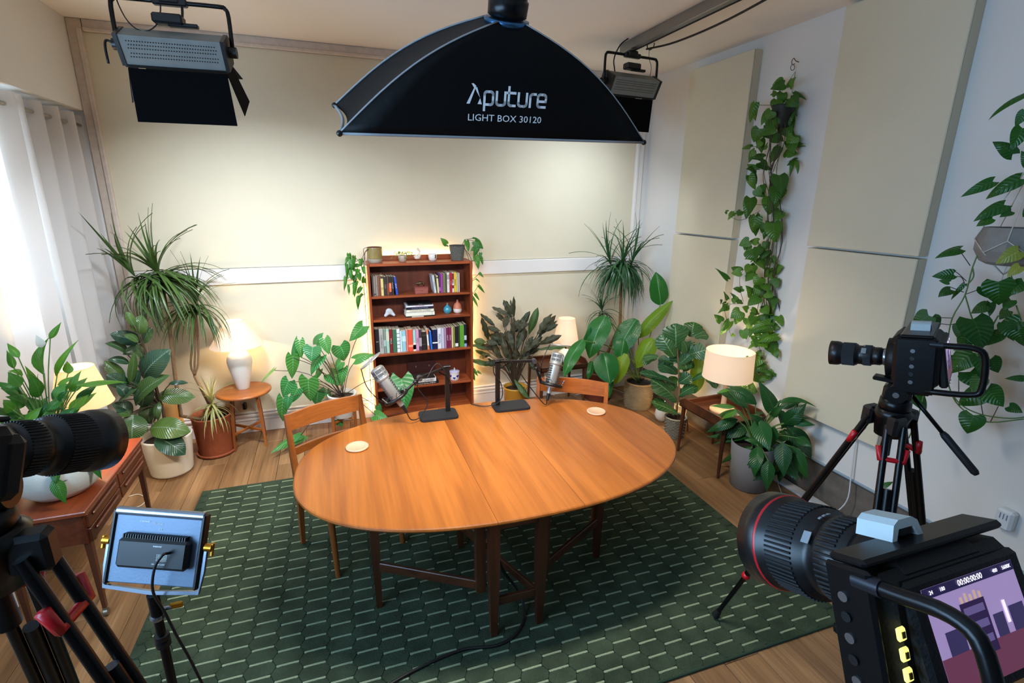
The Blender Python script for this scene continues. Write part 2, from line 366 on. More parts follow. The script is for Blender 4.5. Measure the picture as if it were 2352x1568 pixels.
# ------------------------------------------------------------------ oval gateleg table
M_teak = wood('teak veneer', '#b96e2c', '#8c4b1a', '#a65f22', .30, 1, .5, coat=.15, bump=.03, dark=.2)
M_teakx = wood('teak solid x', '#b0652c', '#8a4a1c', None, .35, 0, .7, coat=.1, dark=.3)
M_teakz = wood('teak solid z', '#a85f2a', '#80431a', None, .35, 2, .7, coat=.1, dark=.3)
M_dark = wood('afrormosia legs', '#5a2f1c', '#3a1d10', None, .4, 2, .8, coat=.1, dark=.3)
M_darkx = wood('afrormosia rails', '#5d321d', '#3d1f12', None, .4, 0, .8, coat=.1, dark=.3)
TZ = .71
tb = thing('oval_table', (.802, 2.543, 0), 'large oval gateleg table in orange teak standing on the green rug', 'table')
def sel(a, b, n, N=160):
    out = []
    for i in range(N):
        t = 2*math.pi*i/N; c, s = math.cos(t), math.sin(t)
        out.append((math.copysign(abs(c)**(2/n), c)*a, math.copysign(abs(s)**(2/n), s)*b))
    return out
def rot2(p, a): return (p[0]*math.cos(a)-p[1]*math.sin(a), p[0]*math.sin(a)+p[1]*math.cos(a))
def clip(poly, x0, x1):
    def half(P, f, g):
        o = []
        for i in range(len(P)):
            a, b = P[i-1], P[i]
            if f(a) != f(b): o.append(g(a, b))
            if f(b): o.append(b)
        return o
    def cut(x): return lambda a, b: (x, a[1]+(b[1]-a[1])*(x-a[0])/(b[0]-a[0]))
    poly = half(poly, lambda p: p[0] > x0, cut(x0)); return half(poly, lambda p: p[0] < x1, cut(x1))
def slab(x0, x1, name):
    L_ = []
    for dz, sc_ in ((-.022, -.009), (-.018, -.003), (-.011, 0), (-.004, -.003), (0, -.009)):
        L_.append((dz, sc_))
    mb = MB(); rings = [[rot2(p, R(-.98)) for p in sel(1.085+s_, .686+s_, 2.34)] for _, s_ in L_]
    rings = [clip(r_, x0, x1) for r_ in rings]; n = min(len(r_) for r_ in rings)
    if max(len(r_) for r_ in rings) != n:
        rings = [rings[2]]*5; n = len(rings[0])
    vs = [(p[0], p[1], TZ+L_[k][0]) for k, r_ in enumerate(rings) for p in r_]
    mb.add(vs, [tuple(reversed(range(n))), tuple(range(4*n, 5*n))])
    mb.add(vs, [(k*n+i, k*n+(i+1) % n, (k+1)*n+(i+1) % n, (k+1)*n+i) for k in range(4) for i in range(n)])
    return mb.build(name, M_teak, tb)
slab(-2, -.2023, 'drop_leaf'); slab(-.2007, .2292, 'centre_top'); slab(.2308, 2, 'drop_leaf')
ox, oy = -.802, -2.543
def leg(x, y, w=.042, m=None, z1=.69, zb=.0, nm='leg', taper=.62, par=None, d=None):
    d = d or w; mb = MB(); vs = []
    for z, k in ((zb, taper), (z1*.55, 1), (z1, 1)):
        for sx_, sy_ in ((-1, -1), (1, -1), (1, 1), (-1, 1)): vs.append((sx_*w/2*k, sy_*d/2*k, z))
    mb.add(vs, [(3, 2, 1, 0), (8, 9, 10, 11)]+[(k*4+i, k*4+(i+1) % 4, k*4+4+(i+1) % 4, k*4+4+i) for k in range(2) for i in range(4)])
    return mb.build(nm, m or M_dark, par if par is not None else tb, loc=(x, y, 0))
zr = .0155
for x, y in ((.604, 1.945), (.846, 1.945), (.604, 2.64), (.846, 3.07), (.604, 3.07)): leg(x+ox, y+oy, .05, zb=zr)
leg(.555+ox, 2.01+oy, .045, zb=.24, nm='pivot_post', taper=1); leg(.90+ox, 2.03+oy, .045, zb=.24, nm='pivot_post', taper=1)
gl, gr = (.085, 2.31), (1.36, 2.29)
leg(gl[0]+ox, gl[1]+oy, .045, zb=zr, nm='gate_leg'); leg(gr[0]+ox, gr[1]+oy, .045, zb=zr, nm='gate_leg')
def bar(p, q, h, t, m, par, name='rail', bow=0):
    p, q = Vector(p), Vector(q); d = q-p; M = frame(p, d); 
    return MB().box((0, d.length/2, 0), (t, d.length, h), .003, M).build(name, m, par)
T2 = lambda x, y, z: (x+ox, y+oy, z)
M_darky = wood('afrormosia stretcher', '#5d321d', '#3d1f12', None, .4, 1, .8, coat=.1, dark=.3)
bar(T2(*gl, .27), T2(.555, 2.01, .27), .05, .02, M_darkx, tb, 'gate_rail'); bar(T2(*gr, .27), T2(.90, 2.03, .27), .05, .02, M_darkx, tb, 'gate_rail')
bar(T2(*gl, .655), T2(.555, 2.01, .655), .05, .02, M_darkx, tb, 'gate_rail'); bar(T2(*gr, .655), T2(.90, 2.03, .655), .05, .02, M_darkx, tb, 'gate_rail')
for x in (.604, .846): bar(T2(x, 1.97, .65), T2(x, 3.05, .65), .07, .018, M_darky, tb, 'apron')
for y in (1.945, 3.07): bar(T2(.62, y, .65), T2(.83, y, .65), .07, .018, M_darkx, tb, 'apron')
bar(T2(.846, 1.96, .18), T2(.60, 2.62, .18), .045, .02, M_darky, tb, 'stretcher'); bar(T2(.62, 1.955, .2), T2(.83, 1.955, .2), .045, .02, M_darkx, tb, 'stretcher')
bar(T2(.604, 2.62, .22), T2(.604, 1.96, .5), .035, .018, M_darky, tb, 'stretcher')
# ------------------------------------------------------------------ chairs
def chair(A, B, htop, label):
    "A, B: feet of the two back posts (A is the sitter's right)"
    A, B = Vector(A), Vector(B); ux = (B-A).normalized(); wd = (B-A).length; uy = Vector((ux.y, -ux.x, 0))
    M = Matrix(((ux.x, uy.x, 0, A.x), (ux.y, uy.y, 0, A.y), (0, 0, 1, 0), (0, 0, 0, 1)))
    t = thing('dining_chair', (0, 0, 0), label, 'chair', M=M)
    for x in (0, wd):
        mb = MB(); mb.tube([(x, .0, .0155), (x, .035, .42), (x, 0, .62), (x, -.035, htop)], [.017, .024, .022, .017], 4, smooth=False)
        mb.build('back_post', M_teakz, t)
    for x in (.02, wd-.02): MB().cyl((x, .43, .0155 if A.x < 1 else .0005), (x, .40, .43), .015, .021, 8).build('leg', M_teakz, t)
    def rail(z, h, y, nm, bow=.03):
        mb = MB(); pts = [(wd*k/8, y-bow*math.sin(math.pi*k/8), z) for k in range(9)]
        vs = []
        for k, p in enumerate(pts):
            for dy, dz in ((-.009, -h/2), (.009, -h/2), (.009, h/2), (-.009, h/2)): vs.append((p[0], p[1]+dy, z+dz*(1+.12*math.sin(math.pi*k/8))))
        mb.add(vs, [(k*4+i, k*4+(i+1) % 4, k*4+4+(i+1) % 4, k*4+4+i) for k in range(8) for i in range(4)]+[(0, 1, 2, 3), (35, 34, 33, 32)]); mb.build(nm, M_teakx, t)
    rail(htop-.052, .10, -.03, 'top_rail'); rail(htop-.235, .045, -.008, 'back_slat')
    MB().box((wd/2, .22, .455), (wd+.02, .44, .045), .014).build('seat', mat('black seat pad', '#1d1a19', .6, bump=.3, bscale=200), t)
    for x in (0.01, wd-.01): MB().box((x, .21, .40), (.018, .40, .05), .003).build('side_rail', M_teakz, t)
    MB().box((wd/2, .405, .40), (wd-.04, .018, .05), .003).build('seat_rail', M_teakx, t)
    MB().box((wd/2, .015, .40), (wd-.04, .018, .05), .003).build('seat_rail', M_teakx, t)
    return t
chair((-.318, 2.99, 0), (.105, 3.19, 0), .87, 'teak dining chair with curved back rail at the left end of the oval table')
chair((1.33, 3.20, 0), (1.745, 2.94, 0), .85, 'teak dining chair facing the far right side of the oval table')
# ------------------------------------------------------------------ round stool-table with the ceramic lamp
def round_table(P):
    t = thing('side_table', (P[0], P[1], 0), 'small round teak side table on four splayed legs by the back wall', 'side table')
    MB().lathe([(.20, .478), (.215, .482), (.218, .49), (.215, .498), (.20, .50)], 40).build('table_top', M_teakx, t)
    for k in range(4):
        a = R(52+90*k); c, s = math.cos(a), math.sin(a)
        MB().tube([(.17*c, .17*s, 0), (.155*c, .155*s, .25), (.135*c, .135*s, .48)], [.010, .0155, .0165], 4, smooth=False).build('leg', M_teakz, t)
    for k in range(2):
        a = R(52+90*k); c, s = math.cos(a)*.158, math.sin(a)*.158
        bar((-c, -s, .15+.0*k), (c, s, .15), .022, .016, M_teakx, t, 'cross_rail')
    return t
round_table((-.812, 4.60))
M_warm = mat('self-glowing cream lampshade cloth', '#f4e8cc', .9, bump=.1, bscale=300, transl=.65, emit='#ffdc9c', estr=.42)  # both shade cloths emit a little, imitating bulb light shining through
M_shadew = mat('self-glowing white lampshade cloth', '#f6ebdf', .9, bump=.1, bscale=300, transl=.6, emit='#ffe3c4', estr=.42)
M_bulb = mat('lit bulb', '#ffffff', .5, emit='#ffd9a0', estr=25)
M_ceramic = mat('white ceramic', '#d9d7d2', .55, bump=.15, bscale=40)
LAMPC = (1, .55, .22)
def shade(t, r0, z0, r1, z1, m, n=32, name='lamp_shade'):
    s_ = MB(); s_.lathe([(r0, z0), (r1, z1)], n, caps=False); s_.lathe([(r1-.003, z1), (r0-.003, z0)], n, caps=False)
    s_.lathe([(r0, z0), (r0-.003, z0)], n, caps=False); s_.lathe([(r1-.003, z1), (r1, z1)], n, caps=False)
    o = s_.build(name, m, t)
    for rr, zz in ((r0, z0), (r1, z1)): MB().tube([(rr*math.cos(a*math.pi/12), rr*math.sin(a*math.pi/12), zz) for a in range(24)], .0025, 5, True).build('shade_hem', m, o)
    return o
def bulb(t, z, power, color=LAMPC, rad=.028, loc=None):
    MB().sphere((0, 0, z), .022, 12, 8, (1, 1, 1.3)).build('bulb', M_bulb, t)
    l = point('lamp_light', (0, 0, z+.0), power, color, rad); l.parent = t; return l
LW = 4.0
t = thing('table_lamp', (-.822, 4.66, .5), 'white ceramic lamp with flared coolie shade on the round side table', 'lamp', M=Matrix.Translation((-.822, 4.655, .5)) @ Matrix.Scale(1.15, 4))
MB().lathe([(.042, 0), (.044, .005), (.062, .09), (.083, .19), (.085, .215), (.08, .245), (.06, .275), (.035, .29), (.022, .30)], 36).build('lamp_base', M_ceramic, t)
MB().cyl((0, 0, .30), (0, 0, .37), .012).build('lamp_neck', mat('brass', '#b08c4a', .3, 1), t)
shade(t, .062, .52, .178, .335, M_shadew); bulb(t, .40, 16*LW, (1, .68, .36))
# ------------------------------------------------------------------ sideboard on the left
SZ = .63
M_maho = wood('mahogany top', '#a4512b', '#6e2c14', '#8c3f20', .3, 1, .6, coat=.25, dark=.3)
M_mahod = wood('mahogany carcase', '#6b3118', '#431a0c', None, .4, 1, .8, coat=.1, dark=.3)
sb = thing('sideboard', (-1.41, 3.10, 0), 'low mahogany sideboard with drawers holding the white bowl planter', 'sideboard')
MB().box((0, 0, SZ-.012), (.37, .84, .024), .004).build('top', M_maho, sb)
MB().box((-.005, 0, .525), (.345, .80, .158), .002).build('body', M_mahod, sb)
for k, y in enumerate((-.2, .2)):
    for q, z in enumerate((.565, .485)):
        d = MB().box((.172, y, z), (.018, .388, .074), .003).build('drawer', M_mahod, sb)
        MB().box((.186, y, z+.012), (.014, .30, .018), .006).build('handle', M_mahod, d)
MB().box((0, -.403, .525), (.33, .01, .15), .002).build('end_panel', M_mahod, sb)
for x, y in ((.155, -.38), (.155, .38), (-.155, -.38), (-.155, .38)):
    l_ = MB().tube([(x, y, .05), (x, y, .45)], [.013, .021], 4, smooth=False).build('leg', M_dark, sb)
    c_ = MB(); c_.cyl((x-.009, y, .019), (x+.009, y, .019), .019, None, 14); c_.box((x, y, .042), (.026, .01, .02), .002); c_.build('castor', mat('castor', '#8c8478', .35, .8), l_)
# lamp on the sideboard
t = thing('table_lamp', (-1.40, 3.32, SZ), 'cream tapered-shade lamp with brass foot behind the peace lily', 'lamp')
M_brass = mat('polished brass', '#c9a35a', .25, 1)
MB().lathe([(.098, 0), (.10, .006), (.092, .014), (.06, .022), (.045, .03), (.03, .045), (.016, .06), (.012, .10), (.018, .14), (.012, .17), (.010, .32)], 32).build('lamp_base', M_brass, t)
shade(t, .085, .545, .142, .325, M_warm); bulb(t, .42, 15*LW, (1, .74, .42))
# ------------------------------------------------------------------ trays and lamps on the right
def tray_table(M, wd, dp_, h, label):
    t = thing('tray_table', (0, 0, 0), label, 'side table', M=M)
    MB().box((0, 0, h-.045), (wd, dp_, .014), .002).build('table_top', M_darkx, t)
    for s_ in (-1, 1):
        MB().box((0, s_*(dp_/2-.009), h-.025), (wd, .018, .05), .004).build('tray_rim', M_darkx, t)
        MB().add([(s_*(wd/2-.006)+o_, y_, z_) for o_ in (-.006, .006) for y_, z_ in ((-dp_/2, h-.05), (dp_/2, h-.05), (dp_/2, h), (dp_/2-.06, h+.035), (-dp_/2+.06, h+.035), (-dp_/2, h))],
                 [(0, 1, 2, 3, 4, 5), (11, 10, 9, 8, 7, 6)]+[(i_, i_+6, (i_+1) % 6+6, (i_+1) % 6) for i_ in range(6)]).build('tray_end', M_darkx, t)
    for sx_ in (-1, 1):
        for sy_ in (-1, 1): MB().cyl((sx_*(wd/2-.02), sy_*(dp_/2-.02), 0), (sx_*(wd/2-.03), sy_*(dp_/2-.03), h-.05), .0105, .019, 10).build('leg', M_dark, t)
    return t
tray_table(Matrix.Translation((2.90, 3.06, 0)) @ Matrix.Rotation(R(2), 4, 'Z'), .42, .52, .47, 'dark tray-top side table holding the drum-shade lamp')
tray_table(Matrix.Translation((2.10, 4.56, 0)), .52, .40, .50, 'brown tray-top side table between calathea and right dracaena')
M_pale = mat('pale turned beech', '#e0b790', .5, var=.1, vscale=12)
t = thing('table_lamp', (2.905, 3.07, .433), 'drum-shade lamp with pale wooden stem on the tray table', 'lamp', M=Matrix.Translation((2.915, 3.06, .433)) @ Matrix.Scale(1.15, 4))
MB().lathe([(.0775, 0), (.09, .008), (.09, .022), (.07, .03), (.02, .034)], 32).build('lamp_base', M_pale, t)
MB().cyl((0, 0, .03), (0, 0, .25), .02, .016).build('lamp_stem', M_pale, t)
shade(t, .158, .455, .165, .262, M_shadew); bulb(t, .36, 11*LW, (1, .76, .5))
t = thing('table_lamp', (2.205, 4.60, .463), 'small white round-bodied lamp with tapered shade on the rear tray table', 'lamp', M=Matrix.Translation((2.205, 4.58, .463)) @ Matrix.Scale(1.24, 4))
MB().lathe([(.03, 0), (.04, .004), (.062, .025), (.072, .055), (.062, .085), (.03, .105), (.014, .115)], 28).build('lamp_base', mat('gloss white ceramic', '#eae7e0', .2), t)
MB().cyl((0, 0, .115), (0, 0, .16), .008).build('lamp_neck', M_brass, t)
shade(t, .068, .375, .108, .165, M_shadew); bulb(t, .25, 9*LW, (1, .74, .46))
# ------------------------------------------------------------------ bookcase
M_bc = wood('bookcase teak x', '#a1502a', '#7a3517', '#8f4321', .38, 0, .7, coat=.1, dark=.3)
M_bcz = wood('bookcase teak z', '#a1502a', '#7a3517', '#8f4321', .38, 2, .7, coat=.1, dark=.3)
BX0, BX1, BY0, BY1, BZ = .272, 1.205, 4.54, 4.80, 1.545
bc = thing('bookcase', ((BX0+BX1)/2, (BY0+BY1)/2, 0), 'tall teak bookcase with five open shelves against the back wall', 'bookcase')
bw, bd_ = BX1-BX0, BY1-BY0
for s_ in (-1, 1): MB().box((s_*(bw/2-.01), 0, BZ/2), (.02, bd_, BZ), .002).build('side_panel', M_bcz, bc)
MB().box((0, 0, BZ-.012), (bw-.042, bd_-.002, .024), .002).build('top', M_bc, bc)
MB().box((0, bd_/2-.009, BZ+.022), (bw-.042, .016, .044), .002).build('back_rail', M_bc, bc)
MB().box((0, bd_/2-.006, BZ/2+.02), (bw-.042, .008, BZ-.1), 0).build('back_panel', wood('bookcase back', '#6d3018', '#4c1e0e', None, .5, 2, .7, dark=.3), bc)
SH = [1.257, 1.045, .722, .386, .135]
for z in SH: MB().box((0, -.003, z-.010), (bw-.042, bd_-.02, .02), .002).build('shelf', M_bc, bc)
MB().box((0, -bd_/2+.03, .058), (bw-.042, .016, .11), .002).build('plinth', M_bc, bc)
# warm LED strip round the back edges
M_led = mat('lit LED strip', '#ffffff', .5, emit='#ffc27a', estr=26)
M_ledt = mat('LED tape', '#f4ead8', .6)
ls = thing('led_strip', (.738, YB-.03, .0), 'warm glowing LED strip run up behind the bookcase sides and top', 'light strip')
for s_ in (-1, 1):
    MB().box((s_*(bw/2+.010), -.012, .78), (.014, .004, 1.44)).build('tape', M_ledt, ls)
MB().box((0, -.006, 1.568), (.85, .004, .012)).build('tape', M_ledt, ls)
d = MB()
for s_ in (-1, 1):
    for k in range(72): d.box((s_*(bw/2+.010), -.0165, .07+k*.02), (.009, .005, .009))
for k in range(42): d.box((-.41+k*.02, -.0105, 1.568), (.009, .005, .007))
d.build('diodes', M_led, ls, kind='stuff')
def stripl(loc, direction, sx_, sy_, p):
    l = area('strip_light', loc, direction, sx_, sy_, p, (1, .62, .26)); return l
for s_ in (-1, 1): stripl((.738+s_*(bw/2+.012), YB-.05, .78), (s_*.6, .75, 0), .01, 1.4, 5.5)
stripl((.738, YB-.03, 1.572), (0, .5, .85), .8, .01, 2.2)
# ---- books
WORD = {}
used_labels = set()
ORD = ['first', 'second', 'third', 'fourth', 'fifth', 'sixth', 'seventh', 'eighth', 'ninth', 'tenth', 'eleventh', 'twelfth']
M_page = mat('book pages', '#d9cfb8', .9)
def bookmat(hexc): return mat('cover '+hexc, hexc, .45)
def book_mesh(th, hh, dd, hexc, title=None, band=None, lean=0):
    pass
def book(x, yf, z, th, hh, dd, hexc, label, group, lean=0, title=None, tcol='#e8e4da', bands=(), flat=False, tsize=.6, lay=0):
    "upright book: x left edge, yf spine plane, z shelf; flat: lying, th is its height and hh its spine length"
    if flat: M = Matrix.Translation((x, yf, z)) @ Matrix.Rotation(lay, 4, 'Z') @ Matrix.Translation((hh, 0, 0)) @ Matrix.Rotation(R(-90), 4, 'Y')
    else: M = Matrix.Translation((x, yf, z)) @ Matrix.Rotation(lean, 4, 'Y')
    t = thing('book', (0, 0, 0), label, 'book', group=group, M=M)
    c = MB(); b = .0018
    c.box((th/2, .0012, hh/2), (th, .0024, hh), .0006); c.box((b/2, dd/2, hh/2), (b, dd, hh)); c.box((th-b/2, dd/2, hh/2), (b, dd, hh))
    c.build('cover', bookmat(hexc), t)
    MB().box((th/2, dd/2, hh/2), (th-2*b, dd-.006, hh-.006)).build('pages', M_page, t)
    for z0, z1, hc in bands: MB().box((th/2, -.0003, hh*(z0+z1)/2), (th*.98, .0006, hh*(z1-z0))).build('spine_band', bookmat(hc), t)
    if title:
        M_ = Matrix.Translation((th/2, -.0009, hh/2)) @ Matrix.Rotation(R(90), 4, 'Y') @ Matrix.Rotation(R(90), 4, 'X')
        # letters read top to bottom along the spine
        Mt = Matrix(((0, 1, 0, th/2), (0, 0, -1, -.0010), (-1, 0, 0, hh/2), (0, 0, 0, 1)))
        text(title, min(th*tsize*1.25, .03), Mt, bookmat(tcol), t, 'spine_lettering', .0002)
    return t
def row(x0, z, seq, shelfword, yf=4.575, group=None, scale=None):
    x = x0; n = len(seq)
    for i, s in enumerate(seq):
        name, hexc, th, hh = s[:4]; kw = s[4] if len(s) > 4 else {}
        if i == 0: pos = 'first from the left'
        elif i == n-1: pos = 'rightmost'
        else: pos = 'right of the %s one' % seq[i-1][0]
        lab = '%s book %s, %s' % (name, shelfword, pos)
        while lab in used_labels: lab = lab.replace('book', 'small book', 1)
        used_labels.add(lab)
        lean = kw.get('lean', 0); off = hh*math.sin(abs(lean))
        xb = x if lean >= 0 else x+off
        book(xb, yf+kw.get('dy', rnd.uniform(0, .008)), z+.0006+(th*math.sin(lean) if lean > 0 else 0), th, hh, kw.get('d', .15), hexc, lab, group, lean=lean,
             title=kw.get('t'), tcol=kw.get('tc', '#e8e4da'), bands=kw.get('b', ()), tsize=kw.get('ts', .6))
        x += th+off+.0006
    return x
sw = 'on the top shelf left'
row(.305, SH[0], [('slim grey', '#5d5550', .012, .172), ('pale grey-brown', '#857a70', .018, .176, dict(b=((.06, .12, '#33302e'),))), ('taupe', '#94867c', .017, .178, dict(t='the', tc='#40362e', ts=.5)),
    ('rust brown', '#8a5a48', .013, .178), ('brown striped', '#77483a', .012, .178), ('beige-yellow', '#d3bf7c', .024, .178, dict(b=((.86, .98, '#3a342a'), (.3, .42, '#b9a25c')))),
    ('charcoal', '#2f2a28', .026, .168, dict(t='1204', tc='#8d867c')), ('dark brown', '#4a3a34', .020, .172, dict(b=((.05, .6, '#7a3d30'),))), ('black and orange', '#2b1d1c', .019, .170, dict(b=((.18, .66, '#e0643a'), (.04, .1, '#5f1c16')), t='FIELD', tc='#e8ddd0')),
    ('black', '#25221f', .022, .168, dict(t='PLANET', tc='#9b958a')), ('blue', '#2748a8', .020, .164, dict(lean=R(-5), t='ATLAS', tc='#c9d2ee'))], sw, group='books on the left of the top shelf')
sw = 'on the top shelf right'
row(.835, SH[0], [('pale blue-grey leaning', '#c4cad0', .020, .165, dict(lean=R(-7), t='Poems', tc='#6a7078')), ('cream and yellow', '#d8d39c', .016, .158, dict(lean=R(-3), b=((.86, .94, '#44413a'),))), ('purple spotted', '#5a3a6c', .012, .172, dict(b=((.1, .3, '#b870c0'),))),
    ('magenta', '#a23aa0', .020, .176), ('olive green', '#6f7050', .028, .176), ('slim dark green', '#3f4238', .010, .172), ('white', '#d8d6d0', .026, .182, dict(b=((.66, .9, '#9a9a98'),), t='essays', tc='#555555', ts=.4)), ('crimson', '#b0182c', .022, .178, dict(t='DESIGN', tc='#e6b8b8', ts=.4)),
    ('red and white', '#e3ddd6', .016, .182, dict(b=((.2, .36, '#6e1420'), (.44, .96, '#7a2230')), t='STORY', tc='#ffffff', ts=.9)), ('bright yellow', '#e2c42a', .024, .182, dict(t='METRO', tc='#5a4a08')), ('slim cream', '#ddd6c4', .010, .178), ('slim tan', '#c9b394', .009, .178), ('slim ivory', '#e2dccb', .009, .176)], sw, group='books on the right of the top shelf')
sw = 'on the third shelf'
gp = 'books standing on the third shelf'
S3 = [('black first', '#1f1a1c', .026, .24, dict(t='2', tc='#dcd8d2')), ('pale grey titled', '#a9a8a2', .026, .238, dict(t='CHRONICLE', tc='#4c4c4c', ts=.5)), ('grey-green', '#7d8c82', .016, .236, dict(b=((.3, .55, '#9fb6ae'),))), ('mint and cream', '#9fc4b4', .020, .234, dict(b=((.5, .9, '#c9cdb4'),))),
    ('dark red', '#7c1f24', .020, .232, dict(b=((.4, .55, '#2a1416'),), t='WILD', tc='#e8c8b8')), ('forest green', '#3f6b50', .026, .226), ('white gridded', '#dfe6e6', .020, .226, dict(b=tuple((q, q+.02, '#30363a') for q in (.16, .32, .48, .64, .8)))), ('slim pale blue', '#c9dde4', .013, .208),
    ('light turquoise', '#8fc7d2', .024, .205, dict(b=((.5, .75, '#c3e2e6'),))), ('salmon pink', '#dd7a70', .014, .212), ('vermilion', '#e2543a', .030, .214, dict(b=((.2, .3, '#f0a080'),))), ('aqua and cream', '#9fd0c4', .018, .204, dict(b=((0, .4, '#e8e4d0'), (.08, .3, '#45222a')))),
    ('lilac pink', '#cf94b8', .021, .205, dict(t='YOU', tc='#7a3a62')), ('black and plum', '#4a3444', .017, .208, dict(b=((.2, .6, '#a89aa2'),))), ('black leather', '#26221f', .030, .182, dict(b=((.3, .32, '#6a5a3a'), (.8, .82, '#6a5a3a')))),
    ('orange and white', '#e8e4dc', .012, .206, dict(lean=R(-3), b=((0, .2, '#e07a4a'), (.75, 1, '#e07a4a')))), ('bright blue', '#2f6fd0', .013, .182, dict(lean=R(-3))), ('navy with white band', '#141c44', .034, .196, dict(b=((.3, .36, '#f0f0f0'),))),
    ('white lettered', '#dcdde4', .026, .204, dict(t='FRAYN', tc='#4a5a90', ts=.8)), ('pale lavender', '#c5c2d6', .018, .202), ('mauve', '#a98aa8', .014, .204), ('maroon', '#6c2240', .017, .206, dict(t='NIGHT', tc='#e8c8d2')), ('plum red', '#7a2850', .018, .208, dict(t='SONG', tc='#e8c8d2')),
    ('slim cream-yellow', '#d8d29a', .011, .208), ('slim olive', '#8c8c4a', .012, .208), ('black and white slim', '#1c1c1c', .020, .212, dict(b=((.04, .2, '#e8e8e8'),))), ('slim dark olive', '#3c3f22', .011, .214), ('grass green', '#5a9a34', .030, .222), ('dark blue-black', '#16202e', .017, .228, dict(b=((.0, .14, '#8fb0e0'), (.3, .5, '#c9d4e4'))))]
S3 = [(q[0], q[1], q[2]*1.42, q[3]*.97)+q[4:] for q in S3]
row(.300, SH[2], S3, sw, group=gp)
def stack(x, yf, z, items, where, group):
    for i, (name, hexc, th, ln, kw) in enumerate(items):
        book(x+kw.get('dx', 0), yf, z+.0008, th, ln, kw.get('d', .14), hexc, '%s book lying %s' % (name, where), group, flat=True, bands=kw.get('b', ()), lay=kw.get('r', 0))
        if kw.get('t'):
            o = [q for q in bpy.data.objects if q.type == 'EMPTY' and q.name.startswith('book')][-1]
        z += th+.0008
def flatstack(x, yf, z, items, where, group):
    for name, hexc, th, ln, dd, title, tc, dx, bands in items:
        t = thing('book', (x+dx, yf, z+.0006), '%s book lying %s' % (name, where), 'book', group=group)
        c = MB(); b = .0018
        c.box((ln/2, .0012, th/2), (ln, .0024, th), .0006); c.box((ln/2, dd/2, b/2), (ln, dd, b)); c.box((ln/2, dd/2, th-b/2), (ln, dd, b))
        c.build('cover', bookmat(hexc), t); MB().box((ln/2, dd/2, th/2), (ln-.006, dd-.006, th-2*b)).build('pages', M_page, t)
        for a, e, hc in bands: MB().box((ln*(a+e)/2, -.0003, th/2), (ln*(e-a), .0006, th*.96)).build('spine_band', bookmat(hc), t)
        if title: text(title, min(th*.8, .03), Matrix.Translation((ln/2, -.0010, th/2)) @ Matrix.Rotation(R(90), 4, 'X'), bookmat(tc), t, 'spine_lettering', .0002)
        z += th+.0014
    return z
flatstack(.585, 4.57, SH[1], [('slim black lettered', '#20201e', .010, .270, .17, None, '#ddd', .0, ((.2, .6, '#b9b4a6'),)), ('thick ivory', '#e2e4d4', .034, .262, .165, None, '#9aa088', .002, ((.9, .92, '#b8bca8'),)),
    ('cream lettered', '#e6e2cf', .024, .250, .16, 'FORGOTTEN STORIES', '#6a6a60', .008, ()), ('navy', '#10142c', .020, .248, .16, 'A LONG WAY HOME', '#8088a8', .006, ()), ('white red-lettered', '#dfe0ea', .016, .248, .16, 'ON WRITING', '#b04a60', .006, ()),
    ('black topmost', '#121214', .012, .222, .15, 'LETTERS', '#9a9a9a', .022, ())], 'in the white and navy stack on the second shelf', 'books stacked flat on the second shelf')
flatstack(.620, 4.56, SH[3], [('black BETH-lettered', '#1c1514', .022, .245, .17, 'the short stories of BETH', '#e0d8cc', .0, ()), ('white script-lettered', '#d5d2cf', .036, .212, .15, 'Don Quijote', '#3a3636', .010, ((.72, .9, '#b9b4b0'),)), ('slim dark topmost', '#2a201c', .008, .200, .14, None, '#ddd', .012, ())],
    'in the low stack on the fourth shelf', 'books stacked flat on the fourth shelf')
# ---- ornaments on the shelves
t = thing('wooden_box', (.738, 4.61, SH[0]), 'small pinkish wooden box under the animal figurine on the top shelf', 'box')
MB().box((0, 0, .028), (.118, .075, .055), .003).build('box_body', wood('pink box wood', '#b5645a', '#8f4a42', None, .6, 0, 1.5), t)
MB().box((0, 0, .0585), (.120, .077, .006), .002).build('lid', wood('pink box lid', '#a9584e', '#87443c', None, .6, 0, 1.5), t)
MB().tube([(-.012, -.0385, .032), (-.004, -.039, .036), (.004, -.039, .03), (.012, -.0385, .034)], .0012, 5).build('painted_mark', mat('dark mark', '#3a1a18', .6), t)
def skin(name, verts, edges, radii, m, parent=None, M=None, sub=1, **kw):
    me = bpy.data.meshes.new(name); me.from_pydata(verts, edges, [])
    o = bpy.data.objects.new(name, me); col.objects.link(o)
    mo = o.modifiers.new('s', 'SKIN'); mo.use_smooth_shade = True
    for i, r_ in enumerate(radii): me.skin_vertices[0].data[i].radius = (r_, r_)
    me.skin_vertices[0].data[0].use_root = True
    s2 = o.modifiers.new('d', 'SUBSURF'); s2.levels = sub; s2.render_levels = sub
    dg = bpy.context.evaluated_depsgraph_get(); nm = bpy.data.meshes.new_from_object(o.evaluated_get(dg)); nm.name = name
    bpy.data.objects.remove(o); nm.materials.clear(); nm.materials.append(m); nm.polygons.foreach_set('use_smooth', [True]*len(nm.polygons))
    return link(name, nm, parent, M=M, **kw)
t = thing('animal_figurine', (.735, 4.61, SH[0]+.0622), 'small bronze animal figurine standing on the pink wooden box', 'figurine')
